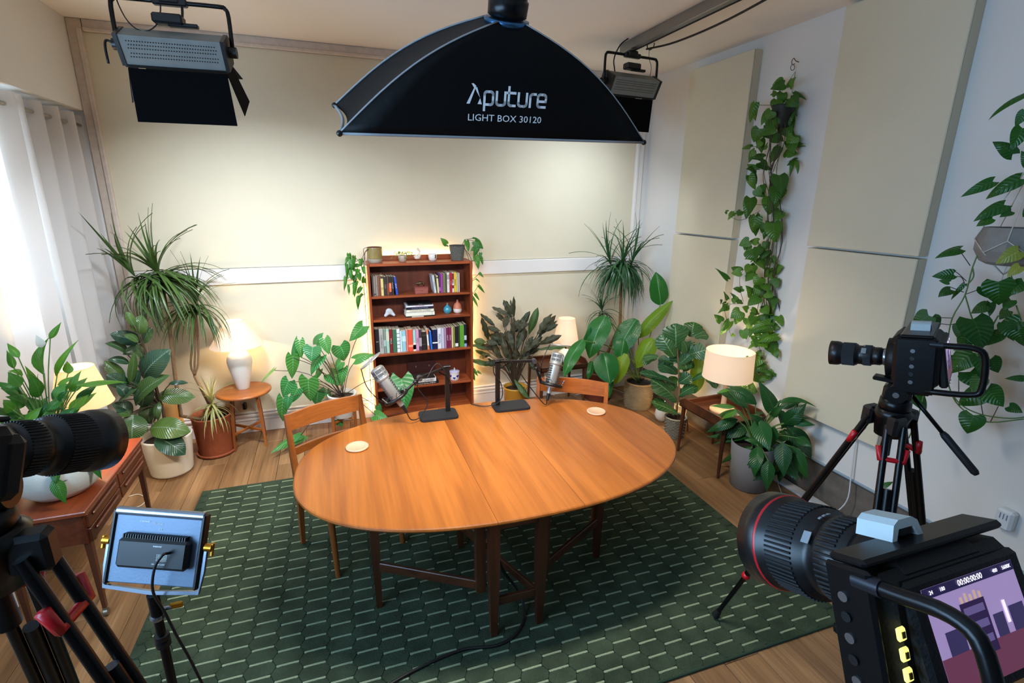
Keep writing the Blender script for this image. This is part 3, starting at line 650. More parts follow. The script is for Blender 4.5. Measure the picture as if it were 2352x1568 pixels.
skin('figurine_body', [(0, 0, .034), (.028, 0, .036), (-.024, 0, .036), (-.038, 0, .030), (-.046, 0, .020), (.028, .008, .018), (.030, .008, .003), (.028, -.008, .018), (.034, -.008, .003), (-.022, .008, .018), (-.026, .008, .003), (-.022, -.008, .018), (-.018, -.008, .003), (.04, 0, .030), (.046, 0, .016)],
     [(0, 1), (0, 2), (2, 3), (3, 4), (1, 5), (5, 6), (1, 7), (7, 8), (2, 9), (9, 10), (2, 11), (11, 12), (1, 13), (13, 14)], [.013, .011, .013, .008, .005, .006, .004, .006, .004, .005, .004, .005, .004, .003, .002], mat('dark bronze', '#5a4a38', .35, .8), t)
t = thing('sculpture', (.445, 4.63, SH[1]), 'pale grey three-legged stone sculpture on the second shelf', 'sculpture')
skin('sculpture_body', [(0, 0, .06), (-.02, 0, .035), (-.045, -.02, .014), (.025, 0, .04), (.048, -.02, .014), (.0, .03, .03), (.0, .045, .014), (.012, 0, .085), (-.022, 0, .082), (.03, 0, .07)],
     [(0, 1), (1, 2), (0, 3), (3, 4), (0, 5), (5, 6), (0, 7), (0, 8), (0, 9)], [.028, .018, .014, .018, .013, .015, .012, .020, .014, .012], mat('pale grey stone', '#b9bec4', .75, bump=.4, bscale=60), t)
t = thing('bud_vase', (.985, 4.64, SH[1]), 'round turquoise glazed bud vase on the second shelf', 'vase')
MB().lathe([(.018, 0), (.034, .015), (.040, .036), (.034, .058), (.018, .074), (.008, .082), (.007, .096), (.010, .100)], 24).build('vase_body', mat('turquoise glaze', '#3f93ac', .15, coat=.5), t)
MB().lathe([(.0104, .0945), (.0112, .098), (.0104, .1012)], 16).build('rim', mat('terracotta rim', '#b0705a', .6), t)
t = thing('bottle_vase', (1.082, 4.64, SH[1]), 'bottle vase, terracotta above and white below, beside the turquoise one', 'vase')
MB().lathe([(.022, 0), (.037, .010), (.041, .028), (.0405, .045)], 24).build('vase_foot', mat('white glaze', '#e2dcd8', .3), t)
MB().lathe([(.0405, .045), (.038, .068), (.030, .088), (.015, .102), (.009, .112), (.008, .124), (.010, .128)], 24).build('vase_body', mat('terracotta slip', '#c4765a', .5), t)
t = thing('lidded_jar', (1.035, 4.62, SH[3]), 'white lidded jar with blue heart marks on the fourth shelf', 'jar')
MB().lathe([(.040, 0), (.043, .004), (.043, .03), (.046, .062), (.048, .078)], 28).build('jar_body', mat('white glaze', '#e2dcd8', .3), t)
MB().lathe([(.049, .078), (.050, .084), (.046, .090), (.010, .094)], 28).build('lid', mat('lilac glaze', '#b9b2cc', .3), t)
MB().cyl((0, 0, .09), (0, 0, .118), .0055).build('knob', mat('white glaze', '#e2dcd8', .3), t)
M_blue = mat('cobalt glaze', '#1c1f86', .25)
for a0, z0, sc_ in ((R(-108), .026, .013), (R(-62), .044, .018), (R(-165), .045, .019)):
    h = MB(); pts = []
    for q in range(20):
        u_ = 2*math.pi*q/20; hx = 16*math.sin(u_)**3/16*sc_; hz = (13*math.cos(u_)-5*math.cos(2*u_)-2*math.cos(3*u_)-math.cos(4*u_))/16*sc_
        aa = a0+hx/.0445; pts.append((.0452*math.cos(aa), .0452*math.sin(aa), z0+hz))
    h.add(pts, [tuple(range(20))]); h.build('heart_mark', M_blue, t)
M_gbot = mat('smoky glass', '#8a7f6c', .08, trans=.85)
for k, (x, dsc) in enumerate(((.372, 'left of the two small dark glass bottles on the fourth shelf'), (.452, 'right of the two small dark glass bottles, behind the microphone'))):
    t = thing('glass_bottle', (x, 4.66-.01*k, SH[3]), dsc, 'bottle')
    MB().lathe([(.030, 0), (.033, .006), (.033, .05), (.026, .072), (.014, .086), (.014, .10), (.024, .112)], 24).build('bottle_body', M_gbot, t)
    MB().lathe([(.012, .106), (.024, .113), (.024, .120), (.012, .124)], 20).build('stopper', mat('bottle stopper', '#4a3a2a', .4), t)
t = thing('picture_frame', (.735, 4.755, SH[3]), 'dark framed board with two metal clips standing behind the low stack', 'frame')
MB().box((0, 0, .085), (.27, .012, .17), .003).build('board', mat('dark wine board', '#3a1210', .5), t)
for x in (-.055, .075): MB().box((x, -.009, .125), (.014, .006, .018), .002).build('clip', mat('clip', '#b9aa9c', .3, .9), t)
# ---- on top of the bookcase
TZB = BZ
t = thing('ceramic_planter', (.352, 4.66, TZB), 'olive ribbed ceramic pot with pale foot at the left end of the bookcase top', 'planter')
pot = MB(); pot.lathe([(.052, .0), (.060, .012), (.064, .034)], 32); pot.build('pot_foot', mat('pale grey glaze', '#a39f8e', .35), t)
MB().lathe([(.064, .034)]+[(.0655+.0009*(k % 2), .036+k*.0045) for k in range(20)]+[(.065, .13)], 32, caps=False).build('pot_wall', mat('olive glaze', '#8c7b4a', .25, var=.15, vscale=30), t)
MB().lathe([(.065, .130), (.064, .134), (.058, .133), (.056, .10), (.002, .098)], 32, caps=False).build('rim', mat('brown rim glaze', '#5a3626', .3), t)
t = thing('sculpture', (.725, 4.655, TZB), 'small white coral-like sculpture on the bookcase top', 'sculpture')
skin('sculpture_body', [(0, 0, .012), (0, 0, .03), (.022, 0, .048), (.012, 0, .072), (.024, .0, .088), (.008, 0, .104), (-.002, 0, .118), (-.022, 0, .040), (-.032, 0, .052), (-.012, -.008, .05), (.030, -.006, .06)],
     [(0, 1), (1, 2), (2, 3), (3, 4), (4, 5), (5, 6), (1, 7), (7, 8), (1, 9), (2, 10)], [.024, .020, .013, .010, .010, .010, .012, .014, .010, .010, .008], mat('bisque white', '#d8ccc0', .8, bump=.4, bscale=90), t)
t = thing('cup', (.865, 4.67, TZB), 'small white cup with dark splash on the bookcase top', 'cup')
MB().lathe([(.026, 0), (.034, .008), (.038, .03), (.038, .062), (.035, .062), (.034, .03), (.02, .008), (.001, .006)], 28, caps=False).build('cup_body', mat('white speckled glaze', '#e0dcd8', .35, var=.1, vscale=60), t)
MB().add([(.0386*math.cos(a), .0386*math.sin(a), z) for a, z in ((R(-70), .05), (R(-52), .056), (R(-46), .04), (R(-56), .022), (R(-72), .026), (R(-63), .038))], [(0, 5, 4, 3, 2, 1)]).build('splash_mark', mat('black glaze', '#2a2628', .3), t)

# ------------------------------------------------------------------ softbox
M_sbk = mat('black softbox nylon', '#030304', .6, bump=.15, bscale=30, spec=.2)
M_sbg = mat('softbox side nylon', '#0b0c0c', .6, spec=.3)
M_pipe = mat('grey piping', '#9a9b9d', .6)
yv = Vector((1, 0, .018)).normalized(); zv = -SB_N; xv = yv; yy = zv.cross(xv).normalized(); zv = xv.cross(yy)
SBM = Matrix(((xv.x, yy.x, zv.x, SB_C.x), (xv.y, yy.y, zv.y, SB_C.y), (xv.z, yy.z, zv.z, SB_C.z), (0, 0, 0, 1)))
sbx = thing('softbox', (0, 0, 0), 'long black strip softbox hanging over the table with white lettering', 'softbox', M=SBM)
SW, SD, SHH, AR = .605, .155, .36, .07
def rib(cx_, cy_, t_):
    "point on a bowed rod from the ring (t=0) to a corner (t=1)"
    k = math.sin(math.pi*t_)
    x = cx_*(AR*.75/abs(cx_)*(1-t_)+t_) + math.copysign(1, cx_)*.018*k
    y = cy_*(AR*.9/abs(cy_)*(1-t_)+t_) + math.copysign(1, cy_)*.012*k
    return Vector((x, y, SHH*(1-t_)+.045*k*(1-.2*t_)))
N_ = 14
def panel(c1, c2, sag=0., name='panel', m=M_sbk, nu=10):
    mb = MB(); vs = []
    cn = Vector(((c1[0]+c2[0])/2, (c1[1]+c2[1])/2, 0))
    for i in range(N_+1):
        t_ = i/N_; a, b = rib(*c1, t_), rib(*c2, t_)
        for j in range(nu+1):
            u_ = j/nu; p = a.lerp(b, u_); 
            p = p - cn.normalized()*sag*4*u_*(1-u_)*math.sin(math.pi*min(t_, .98)*.5)
            vs.append(p)
    mb.add(vs, [(i*(nu+1)+j, i*(nu+1)+j+1, (i+1)*(nu+1)+j+1, (i+1)*(nu+1)+j) for i in range(N_) for j in range(nu)], None, True)
    o = mb.build(name, m, sbx); so = o.modifiers.new('thick', 'SOLIDIFY'); so.thickness = .003; return o
FL, FR, BL, BR = (-SW, -SD), (SW, -SD), (-SW, SD), (SW, SD)
panel(FL, FR, .0, 'front_panel'); panel(BL, BR, .0, 'back_panel'); panel(FL, BL, .035, 'side_panel', M_sbg); panel(FR, BR, .035, 'side_panel', M_sbg)
for c in (FL, FR, BL, BR): MB().tube([rib(*c, i/N_)*1.0+Vector((0, 0, .002)) for i in range(N_+1)], .0035, 6).build('seam', M_pipe, sbx)
for a, b, bow in ((FL, FR, 0), (BL, BR, 0), (FL, BL, .02), (FR, BR, .02)):
    A_, B_ = rib(*a, 1), rib(*b, 1); pts = [A_.lerp(B_, k/8)+Vector((-math.copysign(bow, a[0])*math.sin(math.pi*k/8), 0, 0)) for k in range(9)]
    MB().tube(pts, .0055, 6).build('edge_piping', M_pipe, sbx)
for c in (FL, FR, BL, BR): MB().sphere(rib(*c, 1), .011, 10, 6).build('corner_cap', mat('black plastic', '#0c0c0e', .4), sbx)
MB().box((0, 0, .025), (1.08, .25, .002)).build('diffuser', mat('lit diffuser', '#ffffff', .8, emit='#fff0dc', estr=2.0), sbx)
ring = MB(); ring.lathe([(.075, -.012), (.08, -.012), (.082, .004), (.075, .006)], 28, Matrix.Translation((0, 0, SHH))); ring.build('speed_ring', mat('blue anodised ring', '#3f6f9c', .3, .9), sbx)
# front panel frame for the print
q = [rib(*FL, .52).lerp(rib(*FR, .52), .5), rib(*FL, .9).lerp(rib(*FR, .9), .5)]
up_ = (q[0]-q[1]).normalized(); nf = Vector((1, 0, 0)).cross(up_).normalized()
pc = Vector((-.012, 0, 0))+q[1].lerp(q[0], .40) + nf*.006
PRM = Matrix(((1, up_.x, nf.x, pc.x), (0, up_.y, nf.y, pc.y), (0, up_.z, nf.z, pc.z), (0, 0, 0, 1)))
M_print = mat('white print', '#f2f2f4', .6)
lg = MB()
def stroke(pts, w_=.0085): 
    pts = [Vector((x, y, 0)) for x, y in pts]
    for a, b in zip(pts, pts[1:]):
        d_ = (b-a); n_ = Vector((-d_.y, d_.x, 0)).normalized()*w_/2; e = d_.normalized()*w_/2
        lg.add([a-n_-e, b-n_+e, b+n_+e, a+n_-e], [(0, 1, 2, 3)])
def rstroke(x, y, w_, h, parts): pass
def arc(cx_, cy_, r_, a0, a1, n=5): return [(cx_+r_*math.cos(R(a0+(a1-a0)*k/n)), cy_+r_*math.sin(R(a0+(a1-a0)*k/n))) for k in range(n+1)]
xh, r_ = .042, .010
def logo(ox_, s):
    T = lambda pts: [((x+ox_)*s, y*s) for x, y in pts]
    # the peaked initial made of two blades
    lg.add([Vector((x*s, y*s, 0)) for x, y in ((0+ox_, 0), (.012+ox_, 0), (.034+ox_, .058), (.024+ox_, .066), (.016+ox_, .066), (.026+ox_, .052))], [(0, 1, 2, 5), (5, 2, 3, 4)])
    lg.add([Vector((x*s, y*s, 0)) for x, y in ((.030+ox_, .052), (.037+ox_, .055), (.057+ox_, 0), (.041+ox_, 0), (.050+ox_, .020), (.036+ox_, .040))], [(0, 5, 1), (5, 4, 1), (4, 2, 1), (4, 3, 2)])
    x = .066   # p
    stroke(T([(x, -.018), (x, xh-r_)]+arc(x+r_, xh-r_, r_, 180, 90)+[(x+.022, xh)]+arc(x+.022, xh-r_, r_, 90, 0)+[(x+.032, r_)]+arc(x+.022, r_, r_, 0, -90)+[(x+.008, 0)]))
    x = .112   # u
    stroke(T([(x, xh), (x, r_)]+arc(x+r_, r_, r_, 180, 270)+[(x+.022, 0)]+arc(x+.022, r_, r_, 270, 360)+[(x+.032, xh)]))
    x = .158   # t
    stroke(T([(x, .060), (x, r_)]+arc(x+r_, r_, r_, 180, 270)+[(x+.024, 0)])); stroke(T([(x-.005, xh), (x+.024, xh)]))
    x = .196   # u
    stroke(T([(x, xh), (x, r_)]+arc(x+r_, r_, r_, 180, 270)+[(x+.022, 0)]+arc(x+.022, r_, r_, 270, 360)+[(x+.032, xh)]))
    x = .242   # r
    stroke(T([(x, 0), (x, xh-r_)]+arc(x+r_, xh-r_, r_, 180, 90)+[(x+.020, xh)]))
    x = .272   # e
    stroke(T([(x+.030, 0), (x+r_, 0)]+arc(x+r_, r_, r_, 270, 180)+[(x, xh-r_)]+arc(x+r_, xh-r_, r_, 180, 90)+[(x+.022, xh)]+arc(x+.022, xh-r_, r_, 90, 0)+[(x+.032, .019), (x+.006, .019)]))
logo(-.152, 1.0)
lg.build('logo_lettering', M_print, sbx, M=PRM)
text('LIGHT BOX 30120', .0325, PRM @ Matrix.Translation((-.002, -.046, 0)), M_print, sbx, 'lettering', .0003, sx=1.12)
# lamp head above the softbox
hd_ = thing('studio_light', (0, 0, 0), 'black round studio light head mounted on top of the softbox', 'studio light', M=SBM)
M_blk = mat('black plastic', '#0c0c0e', .4); M_blks = mat('satin black metal', '#0e0e10', .3, .3, spec=.4)
MB().lathe([(.058, SHH+.008), (.07, SHH+.014), (.072, SHH+.06), (.066, SHH+.065), (.066, SHH+.10), (.072, SHH+.105), (.072, SHH+.22), (.06, SHH+.24)], 28).build('lamp_housing', M_blks, hd_)
MB().box((0, .0, SHH+.13), (.17, .10, .09), .01).build('control_box', M_blk, hd_)
for k in range(8): MB().box((-.05+k*.0143, -.078, SHH+.165), (.005, .01, .07), .001).build('cooling_fin', M_blk, hd_)
for s_ in (-1, 1): MB().cyl((s_*.085, 0, SHH+.12), (s_*.105, 0, SHH+.12), .022, None, 16).build('yoke_knob', M_blk, hd_)
top = SBM.inverted() @ Vector((SB_C.x+.02, SB_C.y+.0, ZC))
MB().tube([(-.105, 0, SHH+.12), (-.105, 0, SHH+.27), (.105, 0, SHH+.27), (.105, 0, SHH+.12)], .009, 6).build('yoke', M_blk, hd_)
MB().cyl((0, 0, SHH+.27), top, .014, None, 12).build('hanging_rod', M_blk, hd_)
# ------------------------------------------------------------------ hanging barn-door panel lights
M_grey = mat('grey fixture shell', '#7b807d', .6, .1, var=.15, vscale=12)
M_dot = mat('vent hole black', '#070707', .8)
def fixture(px, pole_px, y, label, yaw, wd=.50, zt=ZC, lit=True, tilt=60):
    c = at(px[0], px[1], y=y)
    M = Matrix.Translation(c) @ Matrix.Rotation(R(yaw), 4, 'Z') @ Matrix.Rotation(R(-tilt), 4, 'X')
    M0 = Matrix.Translation(c) @ Matrix.Rotation(R(yaw), 4, 'Z')
    t = thing('panel_light', (0, 0, 0), label, 'studio light', M=M0)
    T = Matrix.Rotation(R(-tilt), 4, 'X')      # local: +Y beam direction, +Z shell top
    bwid = wd*.86; hh, dd = .14, .13
    # shell: faceted box open at the front
    prof = [(-dd/2, -hh/2), (-dd/2, hh*.25), (-dd*.3, hh/2), (dd*.2, hh/2), (dd/2, hh*.36), (dd/2, -hh/2)]
    M_ = T @ Matrix.Rotation(R(90), 4, 'Z') @ Matrix.Rotation(R(90), 4, 'X')
    MB().prism(prof, -bwid/2, bwid/2, M_).build('housing', M_grey, t)
    for s_ in (-1, 1): MB().prism([(a*1.06, b*1.08) for a, b in prof], s_*bwid/2-(.0 if s_ > 0 else .018), s_*bwid/2+(.018 if s_ > 0 else 0), M_).build('end_cap', M_blk, t)
    v = MB()   # rows of ventilation holes on the rear slope and top
    for r_ in range(5):
        for k in range(34):
            u_ = -bwid*.43+bwid*.86*k/33+(r_ % 2)*.005; q_ = .12+.17*r_+(.07 if r_ > 2 else 0)
            p0, p1 = Vector((u_, -dd*.40, -hh/2)), Vector((u_, dd*.30, -hh/2))
            p_ = p0.lerp(p1, q_); n_ = Vector((0, 0, -1))
            e1 = Vector((.0042, 0, 0)); e2 = (p1-p0).normalized()*.0036; o_ = n_*.0008
            v.add([p_+o_-e1, p_+o_-e2, p_+o_+e1, p_+o_+e2], [(0, 1, 2, 3)], T)
    v.build('vent_holes', M_dot, t, kind='stuff')
    MB().box((0, dd/2+.004, -.005), (bwid*1.04, .012, hh*1.0), .002, T).build('front_frame', M_blks, t)
    MB().box((0, dd/2+.0115, -.005), (bwid*.94, .003, hh*.82), 0, T).build('diffuser', mat('lit panel face', '#ffffff', .7, emit='#f4f6ff', estr=3), t)
    # barn doors
    def door(hinge, dirv, wv, ln, w1, name='barn_door'):
        h_ = Vector(hinge); d_ = Vector(dirv).normalized(); w_ = Vector(wv).normalized(); n_ = d_.cross(w_)*.0015
        p = [h_-w_*w1[0]/2, h_+w_*w1[0]/2, h_+w_*w1[1]/2+d_*ln, h_-w_*w1[1]/2+d_*ln]
        MB().add([a-n_ for a in p]+[a+n_ for a in p], [(3, 2, 1, 0), (4, 5, 6, 7)]+[(i_, (i_+1) % 4, (i_+1) % 4+4, i_+4) for i_ in range(4)], T).build(name, mat('barn door black', '#030406', .8, 0, spec=.08), t)
    fy = dd/2+.014
    door((0, fy, hh/2), (0, .62, .78), (1, 0, 0), .20, (bwid, bwid*1.05)); door((0, fy, -hh/2), (0, .93, -.37), (1, 0, 0), .24, (bwid, bwid*1.05))
    door((-bwid/2, fy, 0), (-.18, .98, 0), (0, 0, 1), .16, (hh, hh*1.3)); door((bwid/2, fy, 0), (.22, .97, 0), (0, 0, 1), .20, (hh, hh*1.4))
    # yoke
    yh = .20
    MB().tube(curve([(-wd/2, 0, 0), (-wd/2, 0, yh*.8), (-wd/2+.012, 0, yh*.96), (-wd/2+.04, 0, yh), (0, 0, yh), (wd/2-.04, 0, yh), (wd/2-.012, 0, yh*.96), (wd/2, 0, yh*.8), (wd/2, 0, 0)], 3), .010, 8).build('yoke', M_blks, t)
    cl = MB(); cl.box((0, 0, yh), (.15, .035, .034), .006); cl.box((0, 0, yh+.012), (.09, .045, .045), .008); cl.build('clamp', M_blk, t)
    for s_ in (-1, 1): MB().cyl((s_*(wd/2-.03), 0, 0), (s_*(wd/2+.018), 0, 0), .026, None, 16).build('pivot_knob', M_blk, t)
    MB().tube(curve([(-wd/2-.01, 0, .0), (-wd/2-.04, -.01, .012), (-wd/2-.048, -.015, -.02), (-wd/2-.045, -.02, -.09)], 4), .006, 6).build('lock_handle', M_blk, t)
    pb = MB(); pb.box((-.01, -.02, .118), (.13, .07, .045), .008); pb.box((.05, -.02, .098), (.13, .03, .018), .004); pb.build('power_unit', M_blk, t)
    MB().cyl((0, 0, yh), (0, 0, zt-c.z), .013, None, 10).build('pole', M_blks, t)
    if lit:
        PW_ = E_PANEL*(1 if px[0] < 1000 else .35)
        d_ = (M.to_3x3() @ Vector((0, 1, 0)))
        a_ = area('panel_glow', M @ Vector((0, dd/2+.022, -.005)), d_, bwid*.9, hh*.75, PW_, (.76, .87, 1), 120)
    return t, M0
FXL, ML = fixture((406, 112), (400, 0), 3.18, 'black barn-door panel light hanging from the ceiling at upper left', -4, .50)
FXR, MR = fixture((1448, 193), (1432, 100), 3.85, 'black barn-door panel light hanging at upper right behind the softbox', 6, .50, zt=3.215)
def wcable(pts, r_, m, label): return cable(pts, r_, m, label)
M_cab = mat('black cable', '#0d0d0e', .5)
wcable([ML @ Vector(p) for p in [(-.19, .02, .42), (-.235, .02, .27), (-.20, 0, .12), (-.13, -.02, .06), (-.06, -.02, .10), (-.04, 0, .2), (-.055, 0, .3), (-.08, 0, .42)]], .003, M_cab, 'thin black cable looping beside the left hanging panel light')
wcable([ML @ Vector(p) for p in [(.035, .02, .43), (.045, .015, .3), (.05, 0, .18), (.045, -.02, .11), (.05, -.02, .1)]], .006, M_cab, 'thick black power cable dropping into the left hanging panel light')
wcable([MR @ Vector(p) for p in [(-.04, 0, .32), (-.12, 0, .26), (-.17, 0, .16), (-.17, -.02, .07)]], .005, M_cab, 'black cable curving left of the right hanging panel light')
# ceiling rail
rl = thing('ceiling_rail', (2.27, 2.6, ZC), 'grey metal lighting rail fixed along the ceiling at upper right', 'rail')
MB().box((0, -.1, -.035), (.07, 2.9, .07), .004).build('rail_body', mat('brushed aluminium', '#8e8c88', .4, .8), rl)
MB().box((.02, -.1, -.071), (.016, 2.88, .003)).build('rail_slot', M_dot, rl)
rl.location.x = at(1420, 108, y=3.95).x*.0+2.33; rl.location.y = 2.65
wcable([(2.37, 1.3, 3.21), (2.39, 2.2, 3.205), (2.41, 2.9, 3.17), (2.40, 3.4, 3.17), (2.385, 3.75, 3.205)], .007, M_cab, 'thick black cable slung under the ceiling rail')
hk = MR @ Vector((.17, 0, .36))
tt = thing('safety_cable', hk, 'safety cable with carabiner hooked between rail and right panel light', 'cable')
MB().tube(curve([(0, 0, -.02), (.03, 0, -.035), (.028, 0, -.075), (-.005, 0, -.10), (-.03, 0, -.08), (-.02, 0, -.04)], 4), .004, 6, True).build('carabiner', M_blks, tt)
MB().tube(curve([(-.01, 0, -.09), (-.005, 0, -.16), (.02, 0, -.22), (.015, 0, -.30)], 4), .0022, 5).build('wire', M_cab, tt)
# ------------------------------------------------------------------ curtains
M_cur = mat('white linen curtain', '#e2dedb', .9, bump=.25, bscale=350, transl=.3)
M_eye = mat('chrome eyelet', '#b9b4aa', .25, .9)
def curtain(ya, yb_, folds, x0, amp, label, splay=0., phase=0.):
    t = thing('curtain', (x0, (ya+yb_)/2, 0), label, 'curtain', group='linen curtains of the left window')
    ny, nz = folds*12, 24; vs = []; ym = (ya+yb_)/2
    for k in range(nz+1):
        z = 2.652-(2.652-.12)*k/nz; g = k/nz
        for i in range(ny+1):
            u_ = i/ny; a = 2*math.pi*folds*u_+phase
            s_ = math.sin(a+.35*g*math.sin(3.1*u_+1)); sq = math.copysign(abs(s_)**.75, s_)
            yo = (u_-.5)*(yb_-ya)+splay*g*(u_-.4)+.018*math.cos(a)*(1-.5*g)
            vs.append((amp*(1+.35*g*math.sin(2.3*u_*folds+.7))*sq, yo, z))
    mb = MB().add(vs, [(k*(ny+1)+i, k*(ny+1)+i+1, (k+1)*(ny+1)+i+1, (k+1)*(ny+1)+i) for k in range(nz) for i in range(ny)], None, True)
    mb.build('cloth', M_cur, t)
    for f in range(folds*2):
        u_ = (f+.5)/(2*folds)-phase/(2*math.pi*folds)/1.0
        if not 0 < u_ < 1: continue
        y = (u_-.5)*(yb_-ya)
        s_ = math.sin(2*math.pi*folds*u_+phase)
        MB().tube([(.022*math.cos(a*R(20))*1.0+amp*s_*.2, y, 2.585+.024*math.sin(a*R(20))) for a in range(18)], .004, 6, True).build('eyelet', M_eye, t)
    return t
curtain(3.93, 4.82, 4, -1.68, .055, 'right-hand white linen curtain in soft folds against the back corner', .06, .4)
curtain(2.70, 3.90, 4, -1.67, .045, 'left-hand white linen curtain glowing with daylight from the window', -.12, 1.2)
MB().cyl((-1.672, 2.3, 2.585), (-1.672, 4.84, 2.585), .013, None, 12).build('curtain_rod', M_eye, None, 'metal curtain rod threaded through the eyelets of both curtains', 'curtain rod')
# ------------------------------------------------------------------ coasters and microphones on the table
M_coast = mat('pale cork coaster', '#d6ad8c', .8, bump=.3, bscale=150, var=.06, vscale=60)
for (x, y), lb in (((.045, 2.79), 'round pale coaster at the left end of the oval table'), ((1.603, 2.815), 'round pale coaster at the right end of the oval table')):
    tag(MB().lathe([(.060, 0), (.064, .003), (.064, .009), (.060, .012), (.055, .012), (.053, .0095), (.001, .0095)], 40).build('coaster', M_coast, None, loc=(x, y, TZ+.0008)), lb, 'coaster')
def micstand(bc_, rz, post, arm, label, tz=.335):
    t = thing('microphone_stand', (bc_[0], bc_[1], TZ+.0006), label, 'microphone stand', rz)
    pts = []
    for sx_, sy_, a0 in ((1, 1, 0), (-1, 1, 90), (-1, -1, 180), (1, -1, 270)):
        for k in range(5): a = R(a0+k*22.5); pts.append((sx_*.097+.028*math.cos(a), sy_*.052+.028*math.sin(a)))
    mb = MB(); mb.prism(pts, 0, .012); mb.prism([(x*.985, y*.98) for x, y in pts], .012, .015); mb.build('base', mat('dark grey base', '#1b1c20', .55), t)
    MB().box((post, .03, tz/2+.0), (.030, .022, tz), .003).build('post', M_blk, t)
    MB().cyl((post-.022, .03, tz-.01), (post+.022, .03, tz-.01), .013, None, 12).build('pivot', M_blks, t)
    a, b = Vector((post, .03, tz-.01)), Vector(arm)
    MB().tube([a, b], .012, 4, smooth=False).build('arm', M_blk, t)
    d_ = (b-a).normalized()
    MB().tube([a+Vector((0, .02, -.07)), a.lerp(b, .35)+Vector((0, .012, -.008))], .004, 5).build('spring', M_blks, t)
    MB().cyl(b-Vector((0, .02, 0)), b+Vector((0, .012, 0)), .017, None, 16).build('joint_knob', mat('grey knob', '#4b4b4f', .4, .5), t)
    return t
def microphone(c, ax, stem, label, yawv):
    "c: body centre, ax: axis towards the grille end"
    M = frame(c, (0, 0, 0) if False else yawv, ax)
    z = Vector(ax).normalized(); y = Vector(yawv); y = (y-z*y.dot(z)).normalized(); x = y.cross(z)
    M = Matrix(((x.x, y.x, z.x, c.x), (x.y, y.y, z.y, c.y), (x.z, y.z, z.z, c.z), (0, 0, 0, 1))) @ Matrix.Diagonal((1.42, 1.42, 1.18, 1))
    t = thing('microphone', (0, 0, 0), label, 'microphone', M=M)
    M_al = mat('nickel grey metal', '#a3a4a0', .4, .55); M_ald = mat('grille slots', '#3c3f42', .6, .3)
    MB().lathe([(.0225, -.10), (.0255, -.095), (.0255, .035)], 24).build('body', M_al, t)
    for s_ in (-1, 1):
        v = MB()
        for k in range(9): 
            zc = -.082+k*.0135
            MB_ = v.box((s_*.0215, 0, zc), (.012, .034, .0062), .001)
        v.build('side_vents', M_ald, t, kind='stuff')
    MB().lathe([(.0265, .035), (.031, .04), (.0315, .048), (.0295, .052)], 24).build('collar', M_al, t)
    MB().lathe([(.0285, .052), (.0285, .098)], 24).build('grille', mat('grille mesh', '#6f777c', .5, .5, bump=.6, bscale=900), t)
    for zc in (.055, .076, .1): MB().lathe([(.0295, zc-.0035), (.0305, zc), (.0295, zc+.0035)], 24, caps=False).build('grille_ring', M_al, t)
    for k in range(6): a = k*math.pi/3; MB().box((.0295*math.cos(a), .0295*math.sin(a), .076), (.004, .004, .046), .001).build('grille_bar', M_al, t)
    MB().lathe([(.030, .1), (.026, .108), (.012, .111)], 24).build('cap', M_al, t)
    # shock mount
    MB().lathe([(.052, -.092), (.058, -.088), (.058, -.076), (.052, -.072), (.046, -.076), (.046, -.088)], 28, caps=False).build('shock_mount', M_blk, t)
    el = MB()
    for k in range(8):
        a = k*math.pi/4; b = a+.35
        el.tube(curve([(.05*math.cos(a), .05*math.sin(a), -.074), (.062*math.cos((a+b)/2), .062*math.sin((a+b)/2), -.05), (.029*math.cos(b), .029*math.sin(b), -.062)], 3), .0012, 4)
    el.build('elastic_cords', mat('elastic cord', '#23242c', .7), t, kind='stuff')
    for a in (30, 150, 270): MB().cyl((.05*math.cos(R(a)), .05*math.sin(R(a)), -.08), (.06*math.cos(R(a)), .06*math.sin(R(a)), -.04), .0022, None, 6).build('mount_arm', M_al, t)
    MB().cyl((0, 0, -.10), (0, 0, -.135), .013, .011, 14).build('plug', M_al, t); MB().cyl((0, 0, -.135), (0, 0, -.18), .010, .006, 12).build('strain_relief', M_blk, t)
    # pop filter disc
    PM = Matrix.Translation((0, 0, .155)) @ Matrix.Rotation(R(10), 4, 'Y')
    MB().tube([PM @ Vector((.052*math.cos(a*R(15)), .052*math.sin(a*R(15)), 0)) for a in range(24)], .0035, 6, True).build('pop_filter_ring', M_al, t)
    MB().lathe([(.001, 0), (.051, 0.0005)], 24, PM, caps=False).build('pop_filter_mesh', mat('pop filter mesh', '#b3b0aa', .8, transl=.4), t)
    MB().tube(curve([(.052, 0, .150), (.075, .01, .06), (.07, 0, -.02), (.055, 0, -.078)], 4), .0022, 5).build('gooseneck', M_blks, t)
    return t, M
# left: base, post at its right end; arm runs left over the base to the mount
B1 = at(1008, 960, z=TZ); t1 = micstand((B1.x+.004, B1.y+.035), R(-2), .070, (-.115, -.02, .285), 'black desk microphone stand nearer the left chair')
B2 = at(1176, 938, z=TZ); t2 = micstand((B2.x, B2.y+.03), R(-3), -.085, (.16, -.01, .325), 'black desk microphone stand in the middle of the far table edge')
P1 = Vector((B1.x-.31, B1.y+.0, 0)); c1 = pp(892, 882, (B1.x, B1.y), -.02); c1 = at(889, 880, y=B1.y-.0)
top1 = at(868, 852, y=B1.y+.02); bot1 = at(912, 915, y=B1.y-.02)
m1, MM1 = microphone((top1+bot1)/2, top1-bot1, None, 'silver broadcast microphone tilted left, in front of the bookcase', (0, -1, .2))
top2 = at(1281, 815, y=B2.y+.03); bot2 = at(1264, 888, y=B2.y-.02)
m2, MM2 = microphone((top2+bot2)/2, top2-bot2, None, 'silver broadcast microphone standing more upright, beside the small white lamp', (0, -1, .2))
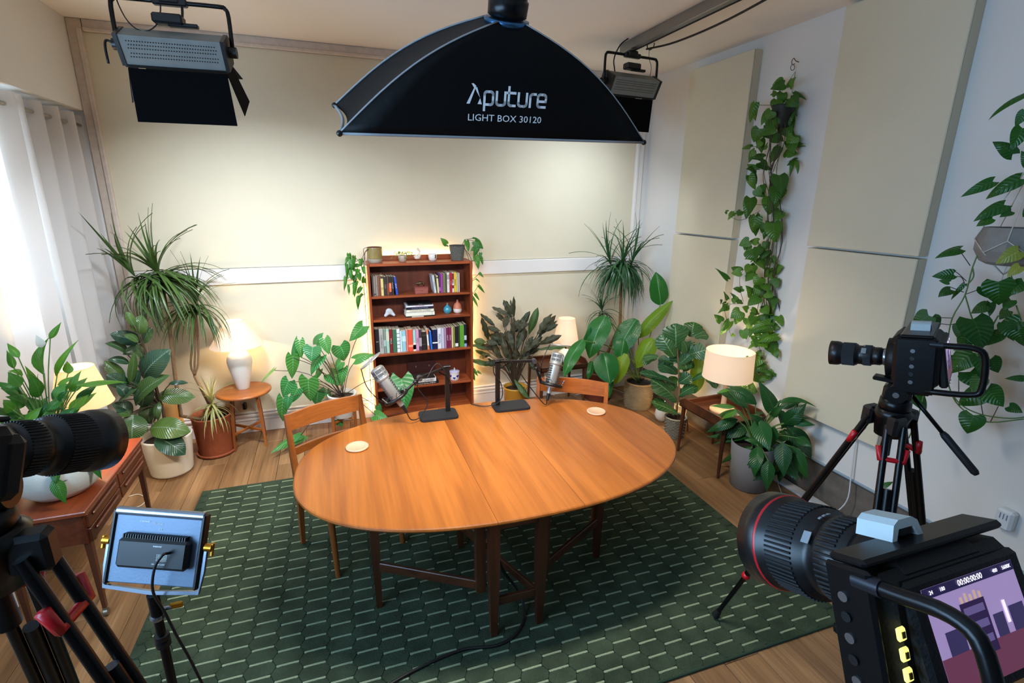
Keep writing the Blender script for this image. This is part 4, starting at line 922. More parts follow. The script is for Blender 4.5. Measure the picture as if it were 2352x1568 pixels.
def arm_link(stand_pt, mic_M, off, label):
    a = Vector(stand_pt); b = mic_M @ Vector(off); return a, b
A1 = t1.matrix_basis @ Vector((-.115, -.02, .285)); b1 = MM1 @ Vector((.0, .055, -.08))
b1 = MM1 @ Vector((-.056, 0, -.08)) if (MM1 @ Vector((-.056, 0, -.08))-A1).length < (MM1 @ Vector((.056, 0, -.08))-A1).length else MM1 @ Vector((.056, 0, -.08))
A2 = t2.matrix_basis @ Vector((.16, -.01, .325)); b2 = min((MM2 @ Vector((s_*.056, 0, -.08)) for s_ in (-1, 1)), key=lambda p: (p-A2).length)
for st, a, b in ((t1, A1, b1), (t2, A2, b2)):
    inv = st.matrix_basis.inverted(); MB().cyl(inv @ a, inv @ b, .007, .009, 10).build('mount_rod', M_blks, st)
    MB().sphere(inv @ a.lerp(b, .35), .015, 12, 8).build('ball_joint', M_blk, st)
def micable(M, st, post, label, side):
    e = M @ Vector((0, 0, -.178)); i_ = st.matrix_basis
    return e, i_
e1 = MM1 @ Vector((0, 0, -.175)); i1 = t1.matrix_basis
cable([e1, e1+Vector((.03, 0, -.06)), Vector((B1.x-.125, B1.y-.02, TZ+.035)), Vector((B1.x-.07, B1.y, TZ+.12)), i1 @ Vector((-.13, -.03, .22)), i1 @ Vector((-.115, -.045, .30)), i1 @ Vector((-.07, -.03, .285)), i1 @ Vector((-.03, -.0, .335)), i1 @ Vector((.01, .01, .36)), i1 @ Vector((.055, .0, .30)), i1 @ Vector((.095, .02, .2)), i1 @ Vector((.085, .05, .14))], .0035, M_cab, 'black microphone cable looping under the left microphone')
e2 = MM2 @ Vector((0, 0, -.175)); i2 = t2.matrix_basis
cable([e2, e2+Vector((-.02, 0, -.03)), i2 @ Vector((.14, -.02, .13)), i2 @ Vector((.06, -.01, .25)), i2 @ Vector((.0, -.02, .335)), i2 @ Vector((-.05, -.005, .355)), i2 @ Vector((-.11, .0, .34)), i2 @ Vector((-.12, 0, .26)), i2 @ Vector((-.07, .0, .18)), i2 @ Vector((-.06, -.0, .09)), i2 @ Vector((-.10, 0, .035)), i2 @ Vector((-.18, .03, .012)), i2 @ Vector((-.26, .10, .010))], .0035, M_cab, 'black microphone cable wound round the middle microphone stand')
# ------------------------------------------------------------------ leaves and plants
def leafmesh(key, prof, arch=.12, fold=.12, wavy=0, heart=0, nv=10, nu=4, twist=0, split=0):
    "unit leaf: +Y from base to tip, width 1 across X"
    vs = []; uv = []
    for k in range(nv+1):
        t_ = k/nv; q = t_*(len(prof)-1); i = min(int(q), len(prof)-2); w_ = prof[i]*(1-(q-i))+prof[i+1]*(q-i)
        for j in range(nu+1):
            u_ = 2*j/nu-1; x = u_*w_*.5; y = t_-heart*abs(u_)**1.2*(1-t_)**3
            z = arch*4*t_*(1-t_)-fold*abs(u_)*w_*.35+wavy*math.sin(t_*21+(1.2 if u_ > 0 else 0))*abs(u_)**2
            a = twist*t_; vs.append((x*math.cos(a)+z*math.sin(a)*.0, y, z+x*math.sin(a))); uv.append((j/nu, t_))
    mb = MB().add(vs, [(k*(nu+1)+j, k*(nu+1)+j+1, (k+1)*(nu+1)+j+1, (k+1)*(nu+1)+j) for k in range(nv) for j in range(nu)], None, True, uv)
    return mb
PR = dict(lance=[.10, .55, .88, 1, .98, .9, .76, .58, .38, .18, .0], oval=[.12, .55, .8, .93, 1, 1, .96, .86, .68, .4, .0],
    heart=[.62, .92, 1, .98, .9, .79, .66, .52, .36, .18, 0], fiddle=[.2, .42, .55, .6, .66, .78, .92, 1, .95, .7, .1], paddle=[.25, .72, .93, 1, 1, .98, .92, .80, .62, .36, .02],
    ruff=[.1, .35, .6, .82, .96, 1, .98, .9, .74, .45, .0], strap=[.7, 1, 1, .95, .88, .8, .68, .55, .4, .22, 0])
_lm = {}
def LM(shape, m, variants, **kw):
    key = (shape, m.name)
    if key not in _lm:
        L_ = []
        for ar, fo in variants:
            L_.append(leafmesh(shape, PR[shape], arch=ar, fold=fo, **kw).mesh('leaf', m))
        _lm[key] = L_
    return _lm[key]
def put(plant, me, B, T, w_, roll=0, nrm=None, name='leaf', label=None):
    B, T = Vector(B), Vector(T); Y = T-B; L_ = Y.length; y = Y/L_
    n0 = nrm if nrm is not None else ((CAM-(B+T)/2).normalized()*.75+Vector((0, 0, .55)))
    x = y.cross(n0)
    x = x.normalized() if x.length > 1e-4 else y.orthogonal().normalized()
    z = x.cross(y)
    if roll: q = Matrix.Rotation(roll, 3, y); x = q @ x; z = q @ z
    B = B-plant.location
    M = Matrix(((x.x*w_, y.x*L_, z.x*L_, B.x), (x.y*w_, y.y*L_, z.y*L_, B.y), (x.z*w_, y.z*L_, z.z*L_, B.z), (0, 0, 0, 1)))
    return link(name, me, plant, M=M, label=label)
def foliage(plant, P, org, s_, data, meshes, crown=None, spread=.08, stem_m=None, stem_r=.003, stemmode='crown', seed=1, wsc=1., rollr=35, minz=None, echo=0):
    "data in crop coordinates of the photograph: base x,y, tip x,y, width [, offset base, offset tip, roll]"
    rg = random.Random(seed); stems = MB(); n = 0
    cr = Vector(crown) if crown is not None else None
    if echo:
        ex = []
        for d in data:
            if len(d) == 5:
                j = lambda: rg.uniform(-echo, echo)
                ex.append((d[0]+j()*.4, d[1]+j()*.4, d[2]+j(), d[3]+j(), d[4]*rg.uniform(.8, 1), rg.uniform(.3, 1.1)*spread, rg.uniform(.2, 1.4)*spread))
        data = list(data)+ex
    for d in data:
        bx, by, tx, ty, w_ = d[:5]
        o0 = d[5] if len(d) > 5 else rg.uniform(-spread, spread*.6)
        o1 = d[6] if len(d) > 6 else o0+rg.uniform(-.5, .5)*spread
        rl = R(d[7]) if len(d) > 7 else R(rg.uniform(-rollr, rollr))
        b = pp(org[0]+bx/s_, org[1]+by/s_, P, o0); t_ = pp(org[0]+tx/s_, org[1]+ty/s_, P, o1)
        for q in (b, t_):
            if minz is not None: q.z = max(q.z, minz)
            q.y = min(q.y, YB-.05); q.x = min(q.x, 3.10 if (1.95 < q.y < 2.71 or 3.41 < q.y < 4.2) and q.z > .6 else 3.165); q.x = max(q.x, -1.60 if P[1] < 4 or q.z > .5 else -1.62)
        wm = w_/s_*depth((b+t_)/2)/FPX*wsc
        wm = min(wm, (t_-b).length*1.25)
        put(plant, rg.choice(meshes), b, t_, wm, rl)
        if stem_m is not None and cr is not None:
            y = (t_-b).normalized(); ln = (b-cr).length
            if ln > .02:
                mid = (b+cr)/2+Vector((0, 0, .14*ln)); stems.tube(curve([cr+Vector((rg.uniform(-.015, .015), rg.uniform(-.015, .015), 0)), mid, b+y*.01], 4), [stem_r]*9, 5); n += 1
    if n:
        o = stems.build('leaf_stalks', stem_m, plant, kind='stuff'); o.location = -plant.location
def soilpot(t, prof, m, soil_z, soil_r, n=36, name='pot', inner=True):
    k = MB().lathe(prof, n, caps=False); k.lathe([(prof[0][0], prof[0][1]), (.001, prof[0][1])], n, caps=False)
    k.build(name, m, t)
    MB().lathe([(soil_r, soil_z), (.001, soil_z+.004)], n, caps=False).build('soil', mat('dark potting soil', '#2a1d15', 1, bump=1, bscale=80), t)
# palettes
G_rub = leafmat('rubber plant leaf', '#123a36', '#4f6a22', '#8fb3a0', .22, .10, 16, .35, .25)
G_lily = leafmat('peace lily leaf', '#1f5a24', '#3d7a2a', '#6fae4a', .3, .22, 14, .35, .4)
G_lilyy = leafmat('pale lily leaf', '#6fa62e', '#3f8530', '#a9cf5a', .35, .3, 14, .35, .4)
G_phil = leafmat('philodendron leaf', '#2a7d45', '#4f8f38', '#8fcf9a', .32, .25, 9, .45, .4)
G_poth = leafmat('pothos leaf', '#2b6a26', '#4e8a2c', '#7fb04a', .3, .25, 8, .25, .2)
G_pothd = leafmat('large pothos leaf', '#1c4f1c', '#2f6a22', '#5f9a3a', .28, .2, 8, .2, .15)
G_var = leafmat('variegated leaf', '#5f8f2a', '#b9b84a', '#e0d87a', .3, .3, 8, .7, .8)
G_cal = leafmat('dark calathea leaf', '#2c3a2a', '#4a4632', '#6a8a5a', .45, .15, 18, .35, .5)
G_calg = leafmat('green calathea leaf', '#2f5a36', '#56703a', '#8fae6a', .4, .2, 18, .35, .5)
G_bird = leafmat('banana-like leaf', '#14602a', '#2f7a2a', '#8fd090', .25, .3, 26, .45, .35)
G_birdy = leafmat('yellow-green banana-like leaf', '#8fae2a', '#6f9f2a', '#c9df6a', .3, .4, 26, .35, .3)
G_fid = leafmat('fiddle leaf', '#1c5238', '#3f6b26', '#9fcf9a', .28, .2, 8, .6, .5)
G_dra = leafmat('dracaena strap', '#2c4722', '#50692f', '#6f8f4a', .35, .2, 1, .1, 0)
G_drad = leafmat('dark dracaena strap', '#1f4a33', '#3f6a3a', '#4f7a4a', .35, .2, 1, .1, 0)
G_sp = leafmat('pale ribbon leaf', '#8f9a5a', '#c0b87a', '#dfe0a0', .45, .3, 1, .5, 0)
M_stem = mat('green stalk', '#5a7a3a', .5); M_stemd = mat('dark stalk', '#4a3a2c', .6); M_bark = mat('pale trunk bark', '#8a6b4c', .85, bump=.6, bscale=60, var=.25, vscale=30)
VAR = [(.06, .1), (.12, .2), (.2, .1), (.16, -.15)]
# --- rubber plant
P = (-1.33, 4.27)
t = thing('rubber_plant', (*P, 0), 'rubber plant with big glossy leaves in a white ribbed pot', 'plant')
rp = [(.130, .0), (.140, .01)]+[(.142+.03*(k/26)+.0016*(k % 2), .012+k*.0115) for k in range(26)]+[(.174, .315), (.168, .318), (.163, .26)]
soilpot(t, rp, mat('white ribbed pot', '#ddd6c8', .6, bump=.2, bscale=30), .262, .164)
MB().tube([(0, 0, .25), (.01, .0, .5), (-.01, 0, .8), (.0, 0, 1.02)], [.012, .01, .008, .006], 8).build('stem', M_stemd, t)
mr = LM('oval', G_rub, VAR)
foliage(t, P, (200, 700), 3.733, [(450, 250, 470, 85, 120), (410, 180, 335, 55, 60), (480, 330, 560, 190, 80), (470, 310, 195, 250, 115), (440, 320, 310, 255, 75), (350, 420, 150, 330, 110), (490, 345, 305, 425, 75), (365, 500, 175, 470, 75),
    (480, 625, 720, 380, 190, 0, -.08, 10), (370, 670, 405, 405, 65), (400, 700, 440, 555, 60), (320, 640, 130, 480, 95), (345, 690, 165, 600, 115), (415, 860, 715, 600, 150, 0, -.12, -10), (470, 870, 520, 670, 130), (265, 830, 430, 715, 75), (600, 780, 930, 790, 130, 0, -.05, 15),
    (700, 675, 870, 668, 38), (390, 930, 100, 860, 120), (380, 965, 290, 890, 60), (380, 945, 200, 965, 110), (400, 940, 385, 1170, 200, -.05, -.12, 0), (450, 1060, 200, 1140, 115), (540, 1055, 890, 1090, 175, -.08, -.22, 10), (590, 1130, 845, 1285, 170, -.12, -.24, 5), (540, 1020, 545, 800, 130), (620, 830, 610, 990, 60),
    (470, 560, 560, 450, 90), (440, 760, 350, 640, 90), (480, 470, 430, 330, 80), (330, 780, 250, 690, 90), (500, 760, 560, 640, 100)], mr, (-1.33, 4.27, .55), .07, M_stemd, .004, seed=3, minz=.12, wsc=1.1)
t = thing('floor_uplighter', (-1.37, 4.62, 0), 'tan tapered cylinder standing on the floor behind the rubber plant', 'floor lamp')
MB().lathe([(.085, 0), (.062, .50), (.058, .50), (.080, .01)], 28, caps=False).build('shade', mat('tan paper shade', '#d9a862', .8, transl=.4), t)
MB().lathe([(.09, 0), (.09, .012), (.02, .015)], 28).build('base', M_blk, t); bulb(t, .2, 3.5, (1, .6, .2))
# --- dracaenas
def strapset(m, key):
    out = []
    for k in range(7):
        e0 = R([72, 50, 48, 36, 22, 80, 8][k]); e1 = R([10, -60, -84, -88, -89, 60, -88][k]); ls = 1.; n_ = 9
        y = z = 0; c = [(0, 0)]
        for i in range(n_):
            q = (i+.5)/n_; e = e0+(e1-e0)*q**[.9, .7, .6, .5, .45, 1, .5][k]; y += math.cos(e)/n_; z += math.sin(e)/n_; c.append((y, z))
        vs = []; uv = []
        for i, (y, z) in enumerate(c):
            q = i/n_; w_ = (.7+.3*min(q*6, 1))*(1-q**2.2)*.5+.001
            vs += [(-w_, y, z+.01), (0, y, z), (w_, y, z+.01)]; uv += [(0, q), (.5, q), (1, q)]
        f = []
        for i in range(n_):
            for j in range(2): f.append((i*3+j, i*3+j+1, i*3+3+j+1, i*3+3+j))
        out.append(MB().add(vs, f, None, True, uv).mesh('leaf', m))
    return out
SD1, SD2, SD3 = strapset(G_dra, 'a'), strapset(G_drad, 'b'), strapset(G_sp, 'c')
def head(plant, C, n, L_, w_, meshes, seed, up=.25, axis=(0, 0, 1), down=1., lim=None):
    rg = random.Random(seed); C = Vector(C)-plant.location
    for i in range(n):
        q = i/n; a = i*2.39996+rg.uniform(-.3, .3)
        kind = 5 if q < up*.35 else (0 if q < up else rg.choice([1, 2, 2, 3, 3, 4, 4, 6][:8]))
        l_ = L_*rg.uniform(.75, 1.1)*(1 if q > up else .95); ax = Vector(axis).normalized()
        rot = ax.to_track_quat('Z', 'Y').to_matrix().to_4x4()
        M = Matrix.Translation(C+ax*(.10*(1-q)-.03)) @ rot @ Matrix.Rotation(a, 4, 'Z') @ Matrix.Rotation(R(rg.uniform(-8, 8)), 4, 'X') @ Matrix.Diagonal((w_*rg.uniform(.8, 1.2), l_, l_, 1))
        me = meshes[kind]
        if lim is not None:
            tip = plant.location+M @ Vector((0, .9, -.2 if kind in (2, 3, 4, 6) else .3))
            if not lim(tip): continue
        link('leaf', me, plant, M=M)
P = (-1.06, 4.51)
t = thing('dracaena', (*P, 0), 'tall two-headed dracaena with drooping strap leaves in terracotta pot', 'plant')
soilpot(t, [(.128, .012), (.150, .335), (.153, .34), (.153, .352), (.146, .352), (.140, .30)], mat('terracotta', '#8c4526', .7, bump=.2, bscale=40, var=.1, vscale=15), .30, .140)
MB().lathe([(.128, 0), (.146, .008), (.15, .03), (.142, .03), (.13, .012)], 36).build('saucer', mat('terracotta saucer', '#8a4424', .7), t)
c1 = pp(373, 648, P, .0); c2 = pp(450, 715, P, .05); bz = Vector((P[0]-.05, P[1], .30))
MB().tube([tuple(Vector(q)-t.location) for q in [bz, pp(416, 955, P), pp(402, 860, P), pp(390, 757, P), c1]], [.016, .016, .015, .014, .012], 8).build('trunk', M_bark, t)
b2 = Vector((P[0]+.03, P[1]+.02, .30)); k2 = pp(447, 862, P, .03)
MB().tube([tuple(Vector(q)-t.location) for q in [b2, k2]], [.015, .013], 8).build('trunk', M_bark, t)
for dx, dy in ((-9, 0), (0, 4), (8, -3)): MB().tube([tuple(Vector(q)-t.location) for q in curve([k2, pp(447+dx, 835, P, .03), pp(450+dx*.6, 770, P, .05), c2], 3)], .008, 6).build('branch', M_bark, t)
lim = lambda p: p.y < YB-.03 and p.x > -1.62
head(t, c1, 190, .50, .022, SD1, 5, .14, (-.22, -.1, 1), lim=lim)
head(t, c1+Vector((-.14, -.02, .02)), 50, .50, .020, SD1, 15, .35, (-.5, 0, .9), lim=lim)
head(t, c2, 100, .44, .016, SD1, 6, .2, (.1, 0, 1), lim=lim)
head(t, Vector((P[0]+.03, P[1]-.06, .42)), 46, .27, .014, SD3, 8, .3, lim=lim)
P = (2.62, 4.60)
t = thing('dracaena', (*P, 0), 'dracaena with round drooping crown behind the right-hand chair', 'plant')
soilpot(t, [(.135, 0), (.165, .30), (.17, .305), (.17, .33), (.158, .33), (.15, .28)], mat('dark terracotta', '#6b3020', .7, bump=.2, bscale=40), .28, .150)
c1 = pp(1428, 618, P, .0); c2 = pp(1384, 722, P, .02)
MB().tube([tuple(Vector(q)-t.location) for q in [Vector((*P, .28)), pp(1424, 745, P), c1]], [.018, .016, .013], 8).build('trunk', M_bark, t)
MB().tube([tuple(Vector(q)-t.location) for q in [Vector((P[0]-.03, P[1], .28)), c2]], [.012, .010], 8).build('trunk', M_bark, t)
lim = lambda p: p.y < YB-.01 and p.x < XR-.02
head(t, c1, 225, .45, .021, SD2, 11, .06, (0, -.1, 1), lim=lim)
head(t, c1+Vector((.10, 0, .03)), 22, .5, .020, SD2, 12, .6, (.3, 0, 1), lim=lim)
head(t, c1+Vector((-.12, 0, .03)), 22, .5, .020, SD2, 14, .6, (-.4, 0, 1), lim=lim)
head(t, c2, 46, .30, .014, SD2, 13, .35, (-.2, 0, 1), lim=lim)
# --- peace lily in the white bowl on the sideboard
P = (-1.40, 2.93)
t = thing('peace_lily', (*P, SZ+.0005), 'leafy peace lily in round white bowl planter on the mahogany sideboard', 'plant')
soilpot(t, [(.075, 0), (.12, .012), (.16, .05), (.182, .11), (.184, .16), (.172, .205), (.166, .208), (.170, .17)], mat('matt white bowl', '#d3d6ce', .55, bump=.1, bscale=80), .185, .166, name='bowl')
MB().tube([(.055, -.177, .135), (.07, -.174, .137), (.078, -.171, .142), (.083, -.169, .137), (.10, -.16, .137)], .0012, 4).build('printed_mark', M_blk, t)
ml_ = LM('lance', G_lily, VAR)+LM('lance', G_lilyy, VAR)[:2]; mg = LM('lance', G_lilyy, VAR); O6 = (0, 720)
foliage(t, P, O6, 3.409, [(160, 570, 60, 455, 100), (310, 655, 225, 465, 100), (150, 640, 0, 585, 65), (210, 710, 60, 650, 110), (170, 790, 0, 745, 95), (330, 770, 210, 650, 95), (440, 780, 330, 800, 70), (370, 760, 520, 640, 60), (540, 760, 700, 630, 75), (440, 690, 540, 600, 55), (150, 830, 0, 860, 90), (450, 760, 545, 740, 60),
    (540, 605, 640, 445, 60), (590, 690, 770, 550, 60), (430, 660, 520, 540, 80), (300, 800, 420, 700, 80), (250, 860, 100, 800, 90), (350, 860, 470, 800, 80), (110, 760, 20, 700, 80), (200, 850, 330, 730, 90), (470, 850, 620, 730, 80), (140, 900, 10, 900, 90), (60, 860, -60, 760, 90)], ml_, (-1.40, 2.93, SZ+.19), .10, M_stem, .003, seed=21, echo=60, wsc=1.1)
foliage(t, P, O6, 3.409, [(345, 480, 385, 185, 110), (385, 200, 480, 65, 45), (440, 490, 620, 200, 50), (540, 470, 525, 370, 70), (110, 430, 50, 285, 65), (150, 345, 55, 230, 55), (450, 560, 590, 490, 50), (600, 565, 1000, 540, 55), (180, 480, 60, 450, 60), (300, 520, 300, 470, 40)], mg, (-1.40, 2.93, SZ+.19), .10, M_stem, .0025, seed=22)
foliage(t, P, O6, 3.409, [(850, 1060, 860, 1170, 60, -.02, -.05), (660, 1080, 800, 1300, 75, -.10, -.16), (590, 1100, 690, 1190, 80, -.1, -.15), (420, 1290, 515, 1490, 95, -.2, -.22), (90, 1200, 75, 1340, 55, -.1, -.12), (430, 1230, 440, 1340, 60, -.19, -.21)], ml_, (-1.40, 2.93, SZ+.21), .02, M_stem, .003, seed=23, minz=SZ+.02)
foliage(t, P, O6, 3.409, [(330, 265, 280, 165, 60, 0, 0, 0)], LM('lance', mat('white spathe', '#dfe8e0', .5, transl=.3), VAR), (-1.40, 2.93, SZ+.19), .02, M_stem, .0025, seed=24)
# --- philodendron on its wooden stand
P = (-.02, 4.52)
t = thing('plant_stand', (*P, 0), 'low wooden four-legged stand holding the white philodendron pot', 'plant stand')
for k in range(4): a = R(45+90*k); MB().box((.135*math.cos(a), .135*math.sin(a), .19), (.024, .024, .38), .003, None).build('leg', M_teakz, t)
for k in range(2): a = R(45+90*k); bar((-.13*math.cos(a), -.13*math.sin(a), .16+.021*k), (.13*math.cos(a), .13*math.sin(a), .16+.021*k), .02, .02, M_teakx, t, 'cross_rail')
t = thing('philodendron', (*P, .192), 'heart-leaf philodendron in white pot on wooden stand, left of bookcase', 'plant')
soilpot(t, [(.095, 0), (.105, .01), (.122, .19), (.127, .20), (.127, .215), (.118, .215), (.112, .17)], mat('white planter', '#ddd9d2', .45), .175, .113)
mh = LM('heart', G_phil, [(.06, .15), (.12, .3), (.10, .05), (.16, .25)], heart=.22)
foliage(t, P, (600, 730), 4.75, [(560, 320, 545, 475, 210), (345, 420, 335, 665, 130), (360, 400, 388, 190, 60), (600, 290, 680, 160, 130), (690, 230, 740, 400, 110), (650, 420, 545, 630, 130), (860, 305, 905, 470, 215), (1110, 90, 960, 255, 130), (1030, 450, 1240, 400, 130), (745, 610, 858, 740, 190), (300, 690, 240, 870, 160), (515, 670, 540, 910, 200),
    (400, 770, 325, 930, 120), (620, 790, 600, 950, 145), (900, 545, 880, 740, 100), (870, 480, 820, 585, 120), (240, 880, 240, 1130, 120), (430, 1290, 95, 1480, 110, -.1, -.3), (440, 1275, 350, 1360, 70, -.1, -.2), (130, 560, -10, 720, 80, -.05, -.1, 50), (1240, 1060, 1400, 1110, 110, -.1, -.2), (830, 1110, 890, 1180, 80), (1530, 665, 1570, 1020, 230, -.16, -.26, 0),
    (420, 250, 440, 440, 90), (720, 800, 760, 900, 70), (460, 1060, 420, 1150, 60), (640, 560, 590, 680, 80), (300, 860, 280, 1010, 80), (1270, 960, 1300, 1060, 70)], mh, (-.02, 4.52, .37), .10, M_stemd, .003, seed=31, minz=.03, wsc=1.15)
# --- trailing pothos on top of the bookcase
mp = LM('heart', G_poth, [(.06, .15), (.12, .3), (.10, .05), (.18, .4)], heart=.16)
def vines(plant, P, org, s_, lines, r_, m, off=0, name='vine'):
    for ln in lines:
        pts = [pp(org[0]+q[0]/s_, org[1]+q[1]/s_, P, (q[2] if len(q) > 2 else off))-plant.location for q in ln]
        MB().tube(curve(pts, 4), r_, 5).build(name, m, plant)
P = (.20, 4.60); OB = (780, 520)
t = thing('pothos', (.352, 4.66, TZB+.1), 'trailing pothos spilling left from the olive pot on the bookcase', 'plant')
foliage(t, P, OB, 6.918, [(150, 440, 175, 530, 65), (130, 500, 88, 600, 50), (115, 620, 120, 860, 42), (190, 530, 200, 700, 90), (235, 470, 230, 610, 55), (165, 690, 190, 860, 62), (260, 620, 345, 615, 60), (235, 680, 320, 745, 75), (300, 750, 330, 870, 85), (330, 530, 345, 640, 62), (230, 780, 232, 890, 72), (95, 810, 78, 1000, 50),
    (140, 930, 165, 1070, 32), (245, 900, 235, 1130, 65), (345, 965, 295, 1085, 75), (350, 1070, 285, 1155, 42), (300, 1130, 285, 1305, 62), (270, 870, 270, 965, 52), (380, 880, 360, 780, 60), (370, 640, 400, 760, 60), (200, 600, 150, 700, 70), (300, 680, 260, 780, 70)], mp, None, .05, seed=41, echo=35, wsc=1.15)
vines(t, P, OB, 6.918, [[(480, 345, .04), (430, 335), (380, 360), (385, 420), (400, 520), (350, 560), (200, 470)], [(470, 350, .04), (400, 420), (370, 500), (390, 640), (330, 700), (240, 780)], [(480, 350, .04), (410, 400), (390, 600), (410, 800), (410, 1060), (350, 1075)], [(390, 600), (340, 760), (230, 880), (130, 940)], [(380, 560), (250, 560), (160, 800), (95, 820)]], .0025, M_stemd)
P = (1.24, 4.62)
t = thing('basket_planter', (1.095, 4.665, TZB), 'grey woven basket pot with pothos at the right end of the bookcase', 'planter')
def weave(t, prof_r, z0, z1, n, rows, m, amp=.0035, r_=.004, name='weave', inner=True):
    mb = MB()
    for k in range(rows):
        q = k/(rows-1); z = z0+(z1-z0)*q; rr = prof_r(q)
        mb.tube([((rr+amp*(1 if (i+k) % 2 else -1))*math.cos(i*2*math.pi/n), (rr+amp*(1 if (i+k) % 2 else -1))*math.sin(i*2*math.pi/n), z) for i in range(n)], r_, 5, True)
    mb.build(name, m, t, kind='stuff')
    MB().lathe([(prof_r(0)-.006, z0), (prof_r(1)-.006, z1)], 28, caps=False).lathe([(prof_r(0)-.006, z0), (.001, z0)], 28, caps=False).build('lining', mat('dark lining', '#3a3a38', .9), t)
M_gw = mat('grey rope', '#6f7068', .9, bump=.5, bscale=150, var=.3, vscale=60)
weave(t, lambda q: .052+.016*q, .004, .128, 28, 15, M_gw, .0015, .0048)
for a in range(1): MB().tube([(.068*math.cos(i*R(15)), .068*math.sin(i*R(15)), .131) for i in range(24)], .005, 6, True).build('rim', mat('dark rope rim', '#3a3b38', .9), t)
t = thing('pothos', (1.095, 4.665, TZB+.1), 'trailing pothos hanging to the right from the woven basket pot', 'plant')
foliage(t, P, OB, 6.918, [(1700, 280, 1600, 180, 100), (1725, 310, 1665, 290, 45), (2020, 225, 2045, 405, 100), (2120, 175, 2225, 225, 55), (2150, 235, 2285, 355, 135), (2165, 335, 2080, 395, 85), (2190, 330, 2125, 495, 90), (2165, 470, 2205, 685, 105), (2250, 490, 2275, 615, 52), (2220, 738, 2290, 812, 48), (2170, 828, 2232, 895, 45), (2210, 938, 2310, 1062, 45), (2150, 1068, 2225, 1178, 45), (2120, 1125, 2200, 1285, 52), (2240, 420, 2235, 520, 60),
    (2130, 2270, 2200, 2380, 50), (2110, 2330, 2150, 2450, 60), (2190, 2300, 2260, 2350, 45), (2090, 2380, 2110, 2480, 50)], mp, None, .04, seed=42)
vines(t, P, OB, 6.918, [[(1940, 310, .03), (1990, 215), (2060, 200), (2140, 180)], [(1960, 310, .03), (2040, 220), (2150, 230)], [(1950, 320, .03), (2040, 420), (2090, 520), (2110, 600), (2110, 830), (2220, 745)], [(2110, 830), (2115, 1060), (2205, 940)], [(2110, 860), (2170, 830)], [(2112, 1060), (2120, 1400), (2110, 1900), (2130, 2300)], [(1970, 300, .03), (2040, 480), (2080, 560), (2200, 480)]], .0025, M_stemd)
t = thing('small_potted_plant', (.590, 4.655, TZB), 'tiny-leaved creeper in small pale stone pot on the bookcase top', 'plant')
soilpot(t, [(.022, 0), (.032, .012), (.036, .03), (.037, .058), (.033, .058), (.032, .045)], mat('mottled pale pot', '#b8a89a', .7, var=.25, vscale=40), .048, .033)
tl = MB(); rg = random.Random(4)
for k in range(80):
    a = rg.uniform(0, 6.28); e = rg.uniform(.2, 1.4); rr = rg.uniform(.02, .085); c = Vector((rr*math.cos(a)*1.2, rr*math.sin(a)*.6, .06+rr*math.sin(e)*.7-max(0, rr-.05)*1.4))
    d1 = Vector((rg.uniform(-1, 1), rg.uniform(-1, 1), rg.uniform(-.3, 1))).normalized()*.008; d2 = d1.orthogonal().normalized()*.006
    tl.add([c-d1, c-d2, c+d1, c+d2], [(0, 1, 2, 3)])
tl.build('foliage', mat('tiny bright leaves', '#6f9a2e', .5, transl=.3), t, kind='stuff')
st = MB()
for k in range(9): a = k*.7; st.tube(curve([(0, 0, .05), (.03*math.cos(a), .02*math.sin(a), .09), (.075*math.cos(a), .045*math.sin(a), .06-.02*(k % 3))], 3), .0009, 4)
st.build('stems', M_stem, t, kind='stuff')
# --- calathea in yellow pot
P = (1.66, 4.60); OC = (1060, 520); SC = 3.564
t = thing('calathea', (*P, 0), 'bushy calathea with dark wavy leaves in yellow pot, right of bookcase', 'plant')
soilpot(t, [(.095, 0), (.105, .01), (.118, .23), (.122, .235), (.122, .25), (.114, .25), (.108, .21)], mat('mustard glazed pot', '#c08a2a', .35, coat=.3), .215, .109)
mc = LM('ruff', G_cal, [(.06, .2), (.12, .3), (.03, -.1), (.1, .1)], wavy=.03, nv=22)
foliage(t, P, OC, SC, [(430, 745, 428, 568, 32), (410, 740, 340, 600, 65), (400, 740, 245, 660, 52), (340, 775, 278, 718, 32), (460, 855, 562, 690, 62), (620, 890, 745, 715, 75), (650, 865, 792, 800, 48), (640, 965, 822, 890, 58), (210, 925, 160, 740, 62), (270, 805, 150, 712, 42), (320, 855, 208, 820, 42), (300, 905, 228, 890, 52), (260, 1005, 110, 978, 60),
    (230, 1045, 168, 1062, 42), (420, 1005, 380, 850, 62), (450, 1005, 502, 850, 62), (520, 1005, 592, 900, 62), (480, 1055, 652, 900, 62), (380, 1105, 330, 900, 62), (330, 1105, 240, 905, 55), (420, 905, 432, 738, 52), (500, 1045, 642, 1000, 55), (440, 1105, 452, 1000, 62), (390, 1190, 376, 990, 42), (470, 855, 522, 758, 52), (360, 825, 372, 720, 62), (300, 1135, 178, 1110, 42), (420, 1155, 452, 1080, 62), (520, 905, 478, 760, 52),
    (350, 1000, 280, 880, 60), (560, 1000, 640, 940, 55), (460, 960, 540, 860, 60), (400, 960, 350, 860, 60), (480, 1100, 560, 1010, 60), (340, 1160, 250, 1090, 50), (430, 860, 470, 760, 55), (300, 960, 200, 940, 50), (540, 1080, 600, 1180, 40)], mc, (P[0], P[1], .24), .13, M_stemd, .003, seed=51, echo=45, wsc=.9)
mcg = LM('ruff', G_calg, [(.06, .2), (.12, .3)], wavy=.015, nv=20)
